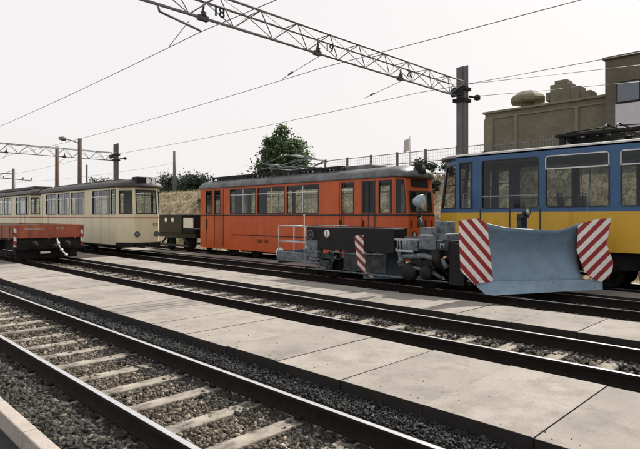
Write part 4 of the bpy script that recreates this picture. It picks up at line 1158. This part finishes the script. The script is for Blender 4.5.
for i, (x, y, h, w_) in enumerate(far):
    g = random.Random(i)
    bl = [(0, 0, h * .55, w_, w_, h * .38)] + [(g.uniform(-.7, .7) * w_, g.uniform(-.7, .7) * w_, h * g.uniform(.45, .8), w_ * .5, w_ * .5, h * .24) for _ in range(5)]
    tree('dark_tree', x, y, 4.05, h, bl, 2600, .17, 'leaf_dark', lab[i], 60 + i, 'far dark trees')
for i, (x, y, h, w_, l_) in enumerate(((25.2, 17.0, 1.1, .8, 'dark scrubby bush at the fence between orange and blue trams'), (25.1, 14.9, .9, .75, 'dark bush at the fence left of the grey post'), (25.3, 12.2, .9, .7, 'low dark bush behind the front of the blue tram'), (22.6, 15.0, .7, .6, 'small bush on the slope between orange and blue trams'), (22.3, 34.5, .7, .7, 'small green weed bush on the slope beside the cream tram'))):
    tree('bush', x, y, ez[int(min(25, (x - 16.9) / .332))], h, [(0, 0, h * .5, w_, w_, h * .45), (.3, .5, h * .4, w_ * .6, w_ * .7, h * .4), (-.2, -.6, h * .6, w_ * .5, w_ * .5, h * .4)], 1300, .075, 'leaf_dark', l_, 90 + i, 'bushes on the embankment', 'bush', .05)
# dry weeds covering the slope
g = np.random.default_rng(77); n = 15000
x = g.uniform(17.3, 25.6, n); y = 3 + 60 * g.uniform(0, 1, n) ** 1.3
z = np.interp(x, ex, ez)
a = g.normal(size=(n, 3)) * .5; a[:, 2] = np.abs(g.normal(size=n)) + .5; a /= np.linalg.norm(a, axis=1, keepdims=True)
b = g.normal(size=(n, 3)); b -= (b * a).sum(1, keepdims=True) * a; b /= np.linalg.norm(b, axis=1, keepdims=True)
s = g.uniform(.08, .30, (n, 1)); p = np.stack([x, y, z], -1)
V = np.stack([p - b * s * .14, p + b * s * .14, p + a * s + b * s * .05, p + a * s - b * s * .05], 1).reshape(-1, 3)
tag(np_mesh('dry_grass', V, np.arange(n * 4).reshape(-1, 4), 'weed'), 'dry yellowed grass and weeds covering the embankment', kind='stuff')

# ------------------------------------------------------------------ light, world, camera
SUN_EL, SUN_AZ = R(43), R(3)         # azimuth measured from +X towards +Y
sd = Vector((math.cos(SUN_EL) * math.cos(SUN_AZ), math.cos(SUN_EL) * math.sin(SUN_AZ), math.sin(SUN_EL)))
ld = bpy.data.lights.new('sun', 'SUN'); ld.energy = 4.1; ld.angle = R(.6); ld.color = (1, .95, .87)
lo = bpy.data.objects.new('sun', ld); COL.objects.link(lo); lo.rotation_euler = sd.to_track_quat('Z', 'Y').to_euler()
W = bpy.data.worlds.new('World'); S.world = W; W.use_nodes = True
nt = W.node_tree
bg = next(n for n in nt.nodes if n.type == 'BACKGROUND')
sk = nt.nodes.new('ShaderNodeTexSky'); sk.sky_type = 'NISHITA'; sk.sun_disc = False
sk.sun_elevation = SUN_EL; sk.sun_rotation = PI / 2 - SUN_AZ
sk.air_density = 1.0; sk.dust_density = 6.; sk.ozone_density = 1.
hz = nt.nodes.new('ShaderNodeMix'); hz.data_type = 'RGBA'; hz.inputs[0].default_value = .8
hz.inputs[7].default_value = (7.75, 7.5, 7.5, 1)      # bright even summer haze mixed into the clear sky
tcw = nt.nodes.new('ShaderNodeTexCoord'); sx_ = nt.nodes.new('ShaderNodeSeparateXYZ'); nt.links.new(tcw.outputs['Generated'], sx_.inputs[0])
mr_ = nt.nodes.new('ShaderNodeMapRange'); mr_.interpolation_type = 'SMOOTHSTEP'                 # the haze lies low and thins towards the zenith
mr_.inputs[1].default_value = .38; mr_.inputs[2].default_value = .75; mr_.inputs[3].default_value = .93; mr_.inputs[4].default_value = .62
nt.links.new(sx_.outputs[2], mr_.inputs[0]); nt.links.new(mr_.outputs[0], hz.inputs[0])
nt.links.new(sk.outputs[0], hz.inputs[6]); nt.links.new(hz.outputs[2], bg.inputs[0])
bg.inputs[1].default_value = .10
cd = bpy.data.cameras.new('camera'); cd.sensor_width = 36; cd.lens = 528 / 640 * 36; cd.shift_y = -8.5 / 640
cd.clip_start = .05; cd.clip_end = 4000
co = bpy.data.objects.new('camera', cd); COL.objects.link(co); co.location = (0, 0, 1.85); co.rotation_euler = (R(90), 0, R(-45))
S.camera = co
vs = S.view_settings; vs.view_transform = 'Standard'; vs.look = 'None'; vs.gamma = 1; vs.use_curve_mapping = False; vs.exposure = .30
S.cycles.max_bounces = 8; S.cycles.transparent_max_bounces = 16; S.cycles.use_denoising = True
